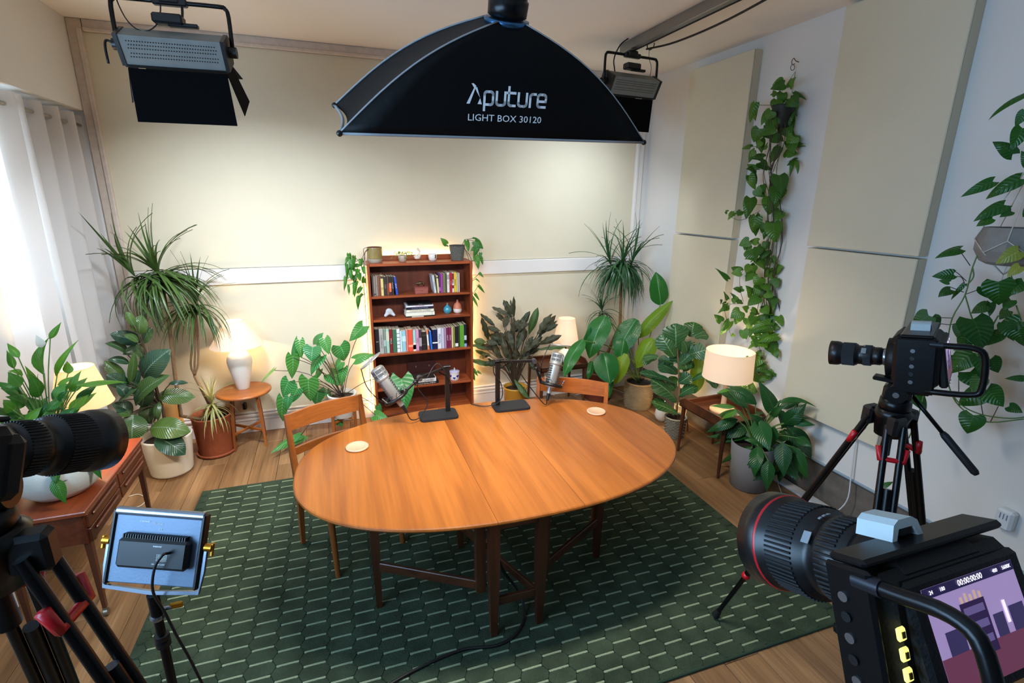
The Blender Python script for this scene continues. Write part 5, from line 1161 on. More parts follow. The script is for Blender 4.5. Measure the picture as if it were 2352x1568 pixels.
foliage(t, P, OC, SC, [(550, 885, 626, 660, 66), (200, 1000, 70, 965, 60), (240, 1140, 75, 1090, 52), (430, 1250, 555, 1412, 62, -.1, -.16), (200, 945, 100, 940, 60), (240, 1065, 108, 1010, 40), (620, 1010, 860, 985, 40)], mcg, (P[0], P[1], .24), .1, M_stemd, .003, seed=52)
# --- banana-leaved calathea in basket
P = (2.92, 4.27)
t = thing('calathea', (*P, 0), 'tall plant with huge paddle leaves in blue-grey and tan basket', 'plant')
M_bask = mat('basket weave', '#9c8a6e', .85, bump=.4, bscale=120, var=.3, vscale=10)
weave(t, lambda q: .130+.016*math.sin(q*2.6), .006, .262, 40, 24, M_bask, .003, .0062)
MB().tube([(.140*math.cos(i*R(12)), .140*math.sin(i*R(12)), .272) for i in range(30)], .010, 6, True).build('rim', mat('tan basket rim', '#a98a62', .8), t)
MB().lathe([(.128, .235), (.001, .24)], 28, caps=False).build('soil', mat('dark potting soil', '#2a1d15', 1), t)
mb_ = LM('paddle', G_bird, [(.10, .25), (.16, .4), (.06, .15), (.14, .1)], nv=14, wavy=.006)
mby = LM('paddle', G_birdy, [(.10, .25), (.16, .4)], nv=14, wavy=.008)
foliage(t, P, OC, SC, [(1180, 732, 1045, 1080, 190, -.3, -.45, 10), (1432, 758, 1248, 1062, 185, -.1, -.28, -5), (1165, 1035, 1215, 1290, 205, -.4, -.55, 0), (1000, 925, 838, 1235, 125, -.55, -.75, 15), (1632, 640, 1590, 372, 150, -.02, -.05, 0), (1222, 1240, 1205, 1405, 55, -.4, -.5), (1065, 1100, 1030, 1255, 60, -.4, -.45), (1000, 1000, 1060, 820, 60, -.4, -.4), (1330, 900, 1300, 1100, 120, -.2, -.3)], mb_, (P[0], P[1], .26), .05, M_stem, .005, seed=61)
foliage(t, P, OC, SC, [(1440, 905, 1760, 605, 110, -.05, -.02, 10), (1565, 915, 1435, 1160, 150, -.12, -.2, 0), (1345, 1040, 1255, 1295, 115, -.3, -.4, 0)], mby, (P[0], P[1], .26), .05, M_stem, .005, seed=62)
# --- fiddle-leaf fig
P = (2.85, 3.55); OF = (1440, 700); SF = 4.356
t = thing('fiddle_leaf_fig', (*P, 0), 'fiddle-leaf fig in small grey woven basket beside the drum lamp table', 'plant')
weave(t, lambda q: .078+.014*q, .006, .185, 26, 13, mat('grey wicker', '#8a877c', .85, bump=.3, bscale=120, var=.3, vscale=20), .004, .0072)
MB().tube([(.095*math.cos(i*R(15)), .095*math.sin(i*R(15)), .192) for i in range(24)], .008, 6, True).build('rim', mat('pale wicker rim', '#b9b09a', .8), t)
MB().lathe([(.085, .165), (.001, .17)], 28, caps=False).build('soil', mat('dark potting soil', '#2a1d15', 1), t)
tw = MB(); tw.tube([(.095, -.01, .16), (.115, -.02, .165), (.12, -.02, .15), (.10, -.01, .14)], .006, 5); tw.tube([(.115, -.02, .15), (.118, -.03, .10), (.125, -.03, .04)], .005, 5); tw.build('twine_tie', mat('brown twine', '#7a5a48', .9), t)
mf = LM('fiddle', G_fid, [(.08, .2), (.14, .3), (.05, -.1), (.12, .1)], wavy=.012, nv=14)
foliage(t, P, OF, SF, [(490, 460, 482, 185, 215, 0, .02, 0), (475, 520, 335, 295, 170), (640, 320, 672, 172, 155, .1, .15), (680, 330, 818, 310, 115), (520, 455, 682, 370, 52), (315, 515, 155, 530, 85), (470, 590, 315, 540, 95), (520, 600, 725, 420, 115), (500, 690, 355, 600, 145), (550, 640, 645, 560, 120), (620, 500, 795, 450, 155), (480, 785, 125, 680, 95, 0, -.1), (500, 965, 235, 745, 180, 0, -.14, 10), (520, 905, 665, 820, 135), (650, 760, 790, 690, 62),
    (505, 1090, 245, 975, 135, -.02, -.14), (900, 830, 795, 690, 115), (940, 770, 865, 700, 85), (560, 560, 440, 480, 130), (520, 780, 640, 700, 120), (480, 850, 400, 760, 120), (560, 360, 600, 480, 120), (540, 520, 600, 640, 130)], mf, None, .09, seed=71, wsc=1.2, echo=50)
foliage(t, P, OF, SF, [(700, 870, 715, 480, 145, .12, .15, 0)], LM('oval', G_birdy, VAR), None, .09, seed=72)
MB().tube([tuple(Vector(q)-t.location) for q in [Vector((*P, .16)), pp(1560, 900, P), pp(1558, 830, P), pp(1553, 780, P)]], [.010, .009, .008, .006], 8).build('stem', M_bark, t)
# --- big peace lily in grey pot
P = (2.87, 2.66); OP = (1600, 820)
t = thing('peace_lily', (*P, 0), 'large dark peace lily in matt grey cylindrical pot on the right', 'plant')
soilpot(t, [(.120, 0), (.132, .006), (.158, .36), (.152, .362), (.146, .30)], mat('matt grey pot', '#77787c', .85, bump=.3, bscale=200), .31, .147)
mq = LM('lance', leafmat('dark peace lily leaf', '#143f1c', '#24602a', '#4f8a3a', .3, .15, 14, .3, .35), VAR)
foliage(t, P, OP, SF, [(600, 470, 285, 310, 105), (500, 500, 200, 355, 120), (805, 600, 612, 225, 150, 0, .02, 10), (470, 570, 218, 605, 95), (410, 620, 90, 755, 95), (520, 700, 195, 815, 150), (530, 780, 168, 875, 95), (600, 620, 730, 945, 180, -.12, -.25, 0), (800, 470, 1208, 505, 85), (880, 670, 1105, 455, 140), (940, 640, 1190, 680, 80), (900, 690, 1178, 1020, 150), (860, 850, 870, 1195, 150, -.15, -.25),
    (960, 890, 1122, 1235, 130), (720, 1030, 700, 1345, 115, -.2, -.26, 0), (560, 900, 250, 1055, 95), (560, 620, 685, 560, 90), (620, 890, 575, 1205, 120, -.12, -.22), (830, 520, 850, 725, 85), (780, 700, 760, 905, 75), (720, 860, 475, 830, 130), (700, 1000, 500, 1085, 115), (700, 760, 560, 640, 100), (850, 980, 960, 1100, 110), (760, 600, 900, 480, 80), (660, 800, 400, 700, 110), (800, 800, 1000, 760, 110), (750, 900, 620, 1020, 120),
    (700, 1100, 560, 1240, 120, -.1, -.2), (900, 1050, 1000, 1240, 130, -.08, -.16), (640, 1000, 440, 1120, 110, -.05, -.12), (1000, 800, 1150, 900, 100), (880, 900, 1060, 960, 100), (640, 700, 520, 560, 90), (820, 1000, 760, 1160, 100), (900, 1080, 830, 1260, 80)], mq, (P[0], P[1], .34), .13, M_stem, .0035, seed=81, minz=.03, echo=90, wsc=1.1)
foliage(t, P, OP, SF, [(385, 500, 130, 490, 55), (400, 530, 250, 620, 70), (330, 330, 200, 372, 40)], LM('lance', G_lilyy, VAR), (P[0], P[1], .34), .13, M_stem, .003, seed=82)
# --- long hanging pothos
PW = (3.08, 3.03); OA, OBB = (1640, 120), (1620, 440); S4 = 4.127
hk_ = at(1830, 142, x=XR-.02)
t = thing('hanging_pothos', (3.08, 3.05, 2.4), 'long trailing pothos hanging in a tall green column between the acoustic panels', 'plant')
mpp = LM('heart', leafmat('hanging pothos leaf', '#255a1e', '#5f8f2c', '#7fa84a', .3, .28, 8, .25, .2), [(.06, .15), (.12, .3), (.10, .05), (.18, .4)], heart=.14)
for org, dat, sd in ((OA, [(668, 300, 530, 352, 85), (718, 315, 782, 232, 60), (600, 400, 528, 408, 52), (390, 488, 340, 672, 66), (770, 378, 928, 462, 36), (545, 560, 500, 645, 95), (630, 535, 622, 682, 135), (680, 500, 785, 605, 150), (430, 725, 375, 855, 110), (340, 890, 262, 915, 72), (445, 845, 400, 912, 82), (505, 880, 468, 925, 62), (385, 935, 338, 992, 62), (450, 1008, 325, 1015, 72), (440, 1060, 552, 1135, 105), (810, 905, 952, 900, 60), (700, 960, 800, 960, 72), (800, 1020, 688, 1075, 82), (788, 1040, 792, 1158, 38), (388, 1112, 302, 1108, 72), (345, 1160, 402, 1252, 82), (465, 1255, 480, 1325, 60), (620, 1165, 640, 1348, 135), (400, 1295, 452, 1352, 85), (595, 1280, 570, 1445, 105), (345, 1380, 328, 1528, 115), (545, 1380, 520, 1545, 135), (620, 905, 530, 1055, 85), (480, 720, 600, 762, 105), (660, 700, 742, 772, 105), (760, 800, 698, 902, 105), (560, 640, 560, 762, 115), (700, 600, 720, 702, 95), (650, 400, 628, 482, 85), (720, 440, 800, 520, 110), (600, 450, 560, 560, 90), (740, 850, 760, 960, 90), (560, 800, 620, 860, 100), (700, 520, 640, 620, 110)], 91),
    (OBB, [(345, 182, 298, 222, 72), (258, 195, 215, 232, 42), (212, 188, 192, 176, 26), (485, 238, 450, 392, 100), (715, 195, 650, 292, 98), (640, 300, 660, 485, 132), (415, 468, 318, 512, 82), (422, 518, 375, 608, 52), (488, 470, 440, 492, 62), (430, 558, 480, 662, 115), (450, 640, 368, 642, 72), (562, 560, 540, 642, 95), (592, 640, 590, 712, 68), (642, 608, 682, 702, 26), (440, 700, 398, 792, 95), (620, 748, 630, 842, 78), (668, 740, 782, 708, 88), (640, 882, 748, 820, 82), (338, 760, 243, 775, 72), (215, 830, 112, 745, 46), (332, 930, 260, 920, 62), (462, 770, 378, 852, 95), (480, 880, 552, 952, 115), (440, 960, 388, 935, 82), (500, 1000, 398, 1085, 95), (578, 960, 642, 1002, 85), (620, 1040, 702, 1020, 85), (550, 1100, 602, 1162, 105), (640, 1068, 678, 1178, 46), (205, 1020, 170, 940, 42), (158, 1050, 138, 1020, 36), (205, 1085, 158, 1132, 78), (292, 1030, 248, 1010, 58), (342, 1042, 308, 1062, 42), (332, 1130, 238, 1202, 95), (402, 1120, 348, 1090, 62), (440, 1110, 482, 1152, 85), (152, 1232, 118, 1168, 62), (218, 1250, 162, 1322, 72), (402, 1200, 422, 1292, 85), (480, 1290, 562, 1342, 95), (360, 1310, 392, 1402, 72), (560, 1250, 622, 1312, 72), (700, 1180, 742, 1282, 68), (590, 1370, 692, 1402, 95), (722, 1370, 782, 1350, 52), (700, 1420, 722, 1492, 72), (470, 1400, 428, 1370, 62), (520, 1430, 592, 1482, 85), (500, 1400, 478, 1472, 62), (500, 640, 560, 740, 95), (520, 820, 470, 900, 90), (560, 880, 600, 950, 80), (470, 1180, 430, 1270, 85), (540, 1180, 600, 1230, 80), (510, 540, 480, 620, 80), (560, 300, 540, 400, 70), (580, 480, 560, 560, 60)], 92),
    ((1400, 700), [(1100, 400, 1172, 410, 40), (1130, 480, 1202, 512, 46), (1092, 490, 1068, 512, 34), (1200, 540, 1262, 556, 38), (1252, 512, 1322, 532, 18), (1000, 560, 1062, 572, 46), (1022, 600, 930, 602, 32), (982, 600, 898, 592, 30), (1050, 600, 1100, 640, 40), (1150, 440, 1190, 470, 36), (1090, 640, 1040, 680, 36), (1180, 500, 1220, 540, 34)], 93)):
    foliage(t, PW, org, S4 if org != (1400, 700) else 3.267, dat, mpp, None, .085, seed=sd, rollr=40, wsc=1.25, echo=60)
foliage(t, PW, OBB, S4, [(400+rnd.uniform(0, 330), y_, 400+rnd.uniform(0, 330), y_+rnd.uniform(40, 90), rnd.uniform(55, 95)) for y_ in range(1150, 1760, 22)], mpp, None, .09, seed=95, rollr=45, wsc=1.1)
foliage(t, PW, OBB, S4, [(450, 1228, 545, 1232, 52), (262, 1372, 260, 1338, 42), (480, 1290, 520, 1350, 70), (420, 1260, 400, 1330, 60), (560, 1320, 600, 1380, 60), (620, 1300, 580, 1360, 60)], LM('heart', G_birdy, [(.1, .2)], heart=.14), None, .06, seed=94)
rg = random.Random(9); ln = []
for k in range(11):
    x0 = 560+rg.uniform(-60, 130); x1 = 500+rg.uniform(-60, 70); ln.append([(x0, 560, rg.uniform(-.04, .05)), (x0+rg.uniform(-20, 20), 850, rg.uniform(-.05, .05)), ((x0+x1)/2+rg.uniform(-30, 30), 1150, rg.uniform(-.05, .05)), (x1+60, 1420, rg.uniform(-.05, .04)), (x1+70+rg.uniform(-30, 20), 1800, rg.uniform(-.05, .04)), (x1+rg.uniform(-20, 60), 2150, 0), (x1+rg.uniform(-60, 90), 2500, 0)])
vines(t, PW, OA, S4, ln, .0022, M_stemd)
vines(t, PW, OA, S4, [[(545, 500), (430, 500), (388, 480)], [(480, 900), (345, 892)], [(440, 1112), (385, 1112)], [(500, 1450), (370, 1440)], [(770, 420), (775, 370)]], .0018, M_stemd)
vines(t, PW, OBB, S4, [[(520, 180), (420, 240), (320, 270), (230, 232)], [(470, 660), (340, 770), (330, 920), (360, 1040)], [(340, 1060), (190, 1080), (200, 1200), (240, 1360)], [(560, 1220), (650, 1290), (710, 1380), (710, 1480), (660, 1560)], [(480, 740), (380, 750)], [(620, 900), (560, 960)], [(500, 1180), (640, 1260), (760, 1420), (810, 1440)], [(480, 1380), (520, 1500), (560, 1560)], [(660, 1560, 0), (700, 1640, 0), (640, 1760, 0), (660, 1900, 0)]], .0018, M_stemd)
pl = pp(1640+650/S4, 120+590/S4, PW, .03); 
q = thing('hanging_pot', pl, 'dark hanging pot hidden in the top of the long pothos column', 'planter')
MB().lathe([(.045, -.09), (.06, -.08), (.075, .05), (.078, .06), (.070, .06), (.066, .03)], 24, caps=False).build('pot', mat('dark plastic pot', '#20231c', .6), q)
MB().lathe([(.066, .03), (.001, .035)], 24, caps=False).build('soil', mat('dark potting soil', '#2a1d15', 1), q)
for a in (10, 130, 250): MB().tube([tuple(Vector((.076*math.cos(R(a)), .076*math.sin(R(a)), .058))), tuple(hk_-pl-Vector((0, 0, .06)))], .0016, 5).build('hanger_cord', mat('beige cord', '#a8977c', .9), q)
q = thing('wall_hook', hk_, 'small curled metal wall hook holding the long hanging pothos', 'hook')
MB().tube(curve([(.02, 0, 0), (-.01, 0, .005), (-.03, 0, .02), (-.045, 0, .0), (-.035, 0, -.02), (-.015, 0, -.012)], 4), .0028, 6).build('hook', mat('brown wire', '#6b5a48', .5, .6), q)
MB().tube([(-.03+.018*math.cos(i*R(24)), 0, -.038+.018*math.sin(i*R(24))) for i in range(15)], .0022, 6, True).build('ring', mat('brown wire', '#6b5a48', .5, .6), q)
# --- right-hand hanging pothos in concrete pot
PR_ = (2.93, 1.50); OE, SE, OG, SG = (2080, 180), 3.015, (2070, 560), 3.408
t = thing('hanging_pothos', (2.98, 1.5, 1.9), 'large-leaved pothos trailing from the concrete pot at the right edge', 'plant')
mpd = LM('heart', G_pothd, [(.06, .15), (.12, .3), (.10, .05), (.16, .2)], heart=.16)
foliage(t, PR_, OE, SE, [(830, 100, 572, 292, 110, 0, -.05, 40), (830, 230, 758, 335, 75), (810, 345, 728, 505, 105), (742, 525, 600, 438, 95), (602, 715, 380, 822, 78), (792, 695, 553, 838, 100), (682, 875, 468, 992, 100), (600, 968, 488, 1025, 92), (732, 920, 650, 962, 62), (378, 1180, 200, 1248, 95), (332, 1355, 180, 1372, 78), (302, 1410, 228, 1398, 42), (312, 1462, 225, 1515, 85), (402, 1428, 313, 1535, 32), (860, 600, 800, 500, 70), (880, 900, 810, 960, 80), (900, 1050, 840, 1200, 100)], mpd, None, .05, seed=101, rollr=25)
foliage(t, PR_, OE, SE, [(785, 1195, 622, 1285, 105, -.12, -.14), (792, 1300, 700, 1375, 72, -.12, -.14)], LM('heart', G_var, [(.1, .2)], heart=.14), None, .03, seed=102)
foliage(t, PR_, OG, SG, [(700, 900, 760, 1010, 110), (520, 720, 470, 830, 110), (820, 620, 880, 760, 110), (620, 1050, 560, 1180, 110), (760, 295, 765, 480, 185), (960, 300, 848, 408, 115), (665, 480, 545, 545, 105), (560, 590, 622, 835, 220), (840, 520, 768, 592, 92), (925, 600, 738, 702, 120), (770, 700, 638, 802, 95), (505, 775, 408, 835, 85), (215, 560, 85, 650, 130), (240, 572, 295, 655, 92), (200, 742, 88, 680, 62), (332, 830, 218, 885, 85), (382, 870, 288, 1005, 95), (560, 850, 388, 1015, 165), (600, 880, 652, 1055, 105), (540, 1000, 642, 1145, 165), (622, 1165, 445, 1262, 145), (670, 1140, 802, 1275, 150), (565, 1340, 515, 1485, 150, 0, 0, 0),
    (845, 1270, 952, 1322, 82), (960, 1050, 808, 1055, 52), (362, 1080, 168, 1105, 52), (90, 1160, 190, 1320, 105), (-20, 1380, 62, 1380, 42), (650, 330, 700, 430, 110), (860, 440, 800, 520, 90), (920, 680, 960, 800, 90), (480, 640, 440, 740, 110), (470, 920, 420, 980, 90), (700, 460, 690, 570, 60), (-150, 1900, -60, 1860, 40)], mpd, None, .07, seed=103, rollr=25, wsc=1.1)
vines(t, PR_, OG, SG, [[(700, -80), (640, 0), (560, 180), (500, 400), (400, 580), (360, 770)], [(560, 190), (565, 260), (510, 330)], [(500, 400), (540, 540), (560, 640), (430, 700)], [(360, 1060), (400, 1180), (500, 1280), (650, 1340), (850, 1365), (1000, 1350)], [(360, 1080), (430, 1240), (560, 1350), (700, 1395), (960, 1370)], [(230, 900), (240, 1000), (190, 1120), (140, 1320), (60, 1520)], [(900, 480), (940, 600)], [(760, 560), (680, 700)], [(860, 240), (880, 330)]], .0032, M_stem)
vines(t, PR_, OG, SG, [[(450, 40), (540, 170)], [(380, 212), (430, 220), (510, 290)], [(410, 255), (470, 260), (500, 320)], [(380, 335), (490, 378)], [(640, 345), (500, 395)], [(285, 575), (400, 580)], [(310, 625), (400, 630), (500, 590)], [(640, 1340), (620, 1220)], [(700, 1390), (760, 1270)], [(450, 1000), (450, 1180)]], .002, M_stemd)
cp = pp(2322, 566, PR_, .02)
q = thing('concrete_planter', cp, 'rounded grey concrete pot slung in white macrame at the right edge', 'planter')
MB().lathe([(.07, -.085), (.10, -.07), (.128, -.02), (.130, .03), (.112, .085), (.104, .085), (.11, .05)], 9, caps=False, smooth=False).lathe([(.07, -.085), (.001, -.085)], 9, caps=False).build('pot', mat('grey concrete', '#8f8a84', .9, bump=.3, bscale=60, var=.15, vscale=20), q)
MB().lathe([(.11, .06), (.001, .065)], 9, caps=False).build('soil', mat('dark potting soil', '#2a1d15', 1), q)
M_cord = mat('white macrame cord', '#d5cfc2', .9)
top_ = Vector((.03, 0, .42))
for k in range(5):
    a = R(k*72+200); b_ = R(k*72+236); p_ = Vector((.134*math.cos(a), .134*math.sin(a), .03)); r1_ = Vector((.128*math.cos(b_), .128*math.sin(b_), -.028))
    MB().tube([tuple(top_), tuple(p_)], .0022, 5).build('macrame_cord', M_cord, q); MB().tube([tuple(p_), tuple(r1_), (0, 0, -.13)], .0022, 5).build('macrame_cord', M_cord, q)
    MB().tube([tuple(r1_), tuple(Vector((.134*math.cos(a+R(72)), .134*math.sin(a+R(72)), .03)))], .0022, 5).build('macrame_cord', M_cord, q)
for k in range(5): MB().tube([(0, 0, -.13), (.008*math.cos(k*1.25), .008*math.sin(k*1.25), -.26)], .0016, 4).build('tassel', M_cord, q)
MB().sphere(tuple(top_*.62+Vector((-.04, -.05, 0))), .010, 10, 8).build('bead', M_pale, q); MB().sphere(tuple(top_*.62+Vector((-.01, -.06, .0))), .010, 10, 8).build('bead', M_pale, q)
MB().tube([tuple(top_), (.03, 0, .9)], .003, 5).build('hanger_cord', M_cord, q)
MB().tube(curve([(.03, 0, .89), (.05, 0, .92), (.12, 0, .93), (XR-cp.x+.004, 0, .92)], 3), .004, 6).build('bracket', M_blks, q)
# --- glowing ball lamp on the floor
q = thing('floor_lamp', (2.95, 3.88, 0), 'small round white lamp glowing on the floor behind the fiddle-leaf fig', 'lamp')
MB().lathe([(.04, 0), (.062, .02), (.075, .06), (.066, .11), (.045, .135)], 28, caps=False).build('lamp_base', mat('gloss white ceramic', '#eae7e0', .2), q)
MB().cyl((0, 0, .13), (0, 0, .15), .02).build('socket', M_brass, q)
bulb(q, .18, 5, (1, .62, .25))
q = thing('floor_uplighter', (3.03, 3.72, 0), 'slim cone floor lamp glowing yellow behind the fiddle-leaf fig', 'floor lamp')
MB().lathe([(.04, 0), (.05, .01), (.06, .22), (.056, .22), (.045, .02)], 24, caps=False).build('shade', mat('white can shade', '#e6dcc8', .6, transl=.5), q)
bulb(q, .16, 5, (1, .66, .22))
# ------------------------------------------------------------------ cinema cameras and tripods
M_body = mat('camera body black', '#0a0a0c', .5, bump=.1, bscale=300, spec=.35); M_lens = mat('lens barrel black', '#0b0b0e', .38, spec=.5)
M_rub = mat('ribbed rubber', '#0d0d10', .65); M_red = mat('red anodised', '#c01420', .35); M_chr = mat('silver fitting', '#9a9ca2', .25, .9); M_ltr = mat('white print', '#d8d8dc', .6)
M_ssd = mat('pale blue-white drive', '#b9c4c6', .4)
def lens(t, y0, L_, r_, ring_red=True, front=1.0):
    "barrel along +Y starting at y0"
    T = Matrix.Translation((0, y0, 0)) @ Matrix.Rotation(R(-90), 4, 'X')
    o = MB().lathe([(r_*.66, 0), (r_*.66, L_*.10), (r_*.72, L_*.11), (r_*.72, L_*.22), (r_*.70, L_*.225), (r_*.76, L_*.24), (r_*.80, L_*.42), (r_*.77, L_*.43), (r_*.77, L_*.50), (r_*.88, L_*.52), (r_*.90, L_*.80), (r_*.97, L_*.83), (r_*front, L_*.88), (r_*front, L_), (r_*front*.93, L_), (r_*.86, L_*.9), (r_*.7, L_*.86)], 40, T, caps=False).build('lens', M_lens, t)
    MB().lathe([(r_*.84, L_*.87), (r_*.4, L_*.895), (.001, L_*.90)], 32, T, caps=False).build('front_element', mat('coated glass', '#10131a', .05, coat=1), o)
    g = MB()
    for z0, z1, rr, n in ((.27, .40, .795, 48), (.55, .77, .90, 60)):
        for k in range(n): a = k*2*math.pi/n; g.box((rr*r_*math.cos(a), rr*r_*math.sin(a), L_*(z0+z1)/2), (.0022, .0022, L_*(z1-z0)), 0, T)
    g.build('grip_ribs', M_rub, o, kind='stuff')
    if ring_red: MB().lathe([(r_*.975, L_*.835), (r_*.995, L_*.845), (r_*.985, L_*.855)], 40, T, caps=False).build('red_ring', M_red, o)
    MB().lathe([(r_*.66, 0), (r_*.70, L_*.02), (r_*.70, L_*.05), (r_*.66, L_*.07)], 32, T, caps=False).build('mount_ring', M_chr, o)
    return o
def camera_rig(M, label, lens_r=.042, lens_l=.17, screen=True, red=True, loff=(-.025, 0), lit=True, bdep=.085):
    t = thing('cinema_camera', (0, 0, 0), label, 'camera', M=M)
    # body: hand grip to the right, boxy left part
    yc = -.072+bdep/2; yf = yc+bdep/2; b = MB(); b.box((0, yc, 0), (.178, bdep, .110), .012); b.box((-.004, yc+.006, .045), (.12, bdep, .035), .012); b.box((.075, yf-.005, -.005), (.035, .04, .095), .012); b.build('body', M_body, t)
    MB().lathe([(.046, 0), (.046, .014), (.036, .016)], 32, Matrix.Translation((loff[0], yf, loff[1])) @ Matrix.Rotation(R(-90), 4, 'X')).build('lens_mount', M_body, t)
    lo = lens(t, yf+.014, lens_l-yf-.014 if lens_l > .13 else lens_l, lens_r, red); lo.location = (loff[0], 0, loff[1])
    # cage plates and handle loop
    for z in (-.062, .066): MB().box((-.005, yc, z), (.184, bdep*.7, .008), .003).build('cage_plate', M_blks, t)
    MB().box((-.096, yc, .0), (.007, bdep*.85, .125), .003).build('cage_side', M_blks, t)
    lp = MB().tube(curve([(-.094, -.05, .052), (-.094, -.085, .050), (-.094, -.125, .048), (-.094, -.142, .030), (-.094, -.142, -.035), (-.094, -.125, -.052), (-.094, -.05, -.055)], 4), .0065, 10).build('handle_loop', M_blks, t)
    MB().cyl((-.094, -.052, .0515), (-.094, -.075, .0505), .0078, None, 12).build('collar', mat('dark grey collar', '#2b2c33', .35, .5), lp)
    # ports along the left side
    for k, z in enumerate((.035, .018, .0, -.018, -.036)): MB().cyl((-.0995, yc+.005, z), (-.1015, yc+.005, z), .0045, None, 12).build('port', M_chr if k % 2 == 0 else M_blk, t)
    # screen on the back, angled up a little
    S = Matrix.Translation((.006, -.074, -.002)) @ Matrix.Rotation(R(-8), 4, 'X')
    for k, (a_, w_) in enumerate(((0, .004), (8, .004), (16, .004), (52, .010))):
        T_ = Matrix.Rotation(R(-a_), 4, 'Y'); MB().box((0, yf+.014+(lens_l-yf)*.44, lens_r*.80+.0008), (w_ if a_ < 50 else .014, .003 if a_ < 50 else .010, .0010), 0, T_).build('printed_mark', mat('faint white print', '#8f9094', .6), lo)
    sh = MB().box((0, 0, 0), (.150, .016, .100), .004, S).build('monitor', M_body, t)
    if screen:
        def quad(x0, z0, x1, z1, m, nm, yy=-.0084): MB().add([(x0, yy, z0), (x1, yy, z0), (x1, yy, z1), (x0, yy, z1)], [(0, 1, 2, 3)], S).build(nm, m, sh)
        E = lambda n_, c_, s_=.8: mat('screen '+n_, c_, .4, emit=c_, estr=s_)
        quad(-.060, -.040, .060, .042, E('wall', '#9c86b4', .75), 'screen', -.0083)
        quad(-.060, .034, .060, .042, E('bar', '#2a2150', .4), 'screen_band', -.0086)
        quad(-.060, -.040, .060, -.012, E('table', '#6f3a52', .6), 'screen_band', -.0085)
        quad(-.022, -.020, .010, .022, E('shelf', '#33204c', .5), 'screen_shape', -.0087)
        for k in range(3): quad(-.019, -.012+k*.012, .007, -.006+k*.012, E('shelf books', '#6a5a8c', .6), 'screen_shape', -.0089)
        for k in range(5): quad(-.019+k*.006, .022, -.016+k*.006, .027+.002*(k % 2), E('shelf ornaments', '#c0a08a', .8), 'screen_shape', -.0087)
        quad(.030, -.004, .034, .014, E('lamp', '#e8dcf0', 1.0), 'screen_shape', -.0088); quad(-.048, -.012, -.026, .006, E('plants', '#3f3560', .5), 'screen_shape', -.0086); quad(.014, -.012, .028, .006, E('plants', '#3f3560', .5), 'screen_shape', -.0086); quad(.036, -.012, .056, .008, E('plants', '#3f3560', .5), 'screen_shape', -.0086)
        TM = S @ Matrix.Translation((0, -.0092, .038)) @ Matrix.Rotation(R(90), 4, 'X')
        text('00:00:00:00', .007, TM, E('text', '#efeaf8', 1.2), sh, 'screen_lettering', .0001)
        for x, s_ in ((-.05, '24'), (-.036, '180'), (.034, '400'), (.05, '5600K')): text(s_, .0045, S @ Matrix.Translation((x, -.0092, .038)) @ Matrix.Rotation(R(90), 4, 'X'), E('text', '#efeaf8', 1.2), sh, 'screen_lettering', .0001)
    for k in range(4 if lit else 0):
        kb = MB().box((-.082, -.0745, .012-.016*k), (.0095, .004, .0115), .002).build('lit_button', mat('lit yellow button', '#e9e07a', .4, emit='#f0e878', estr=1.2), t)
        MB().box((-.082, -.0768, .012-.016*k), (.0036, .0008, .005)).build('button_mark', mat('button print', '#4a3a10', .5), kb)
    # solid state drive bracket on top
    MB().prism([(-.030, 0), (-.022, .020), (-.012, .026), (.014, .026), (.024, .020), (.030, 0), (.021, 0), (.014, .014), (-.014, .014), (-.021, 0)], -.026, .026, Matrix.Translation((-.018, -.03, .070)) @ Matrix.Rotation(R(90), 4, 'X') @ Matrix.Scale(.68, 4)).build('drive_clamp', M_ssd, t)
    MB().box((-.018, -.030, .076), (.016, .034, .010), .002).build('drive', M_blk, t)
    return t
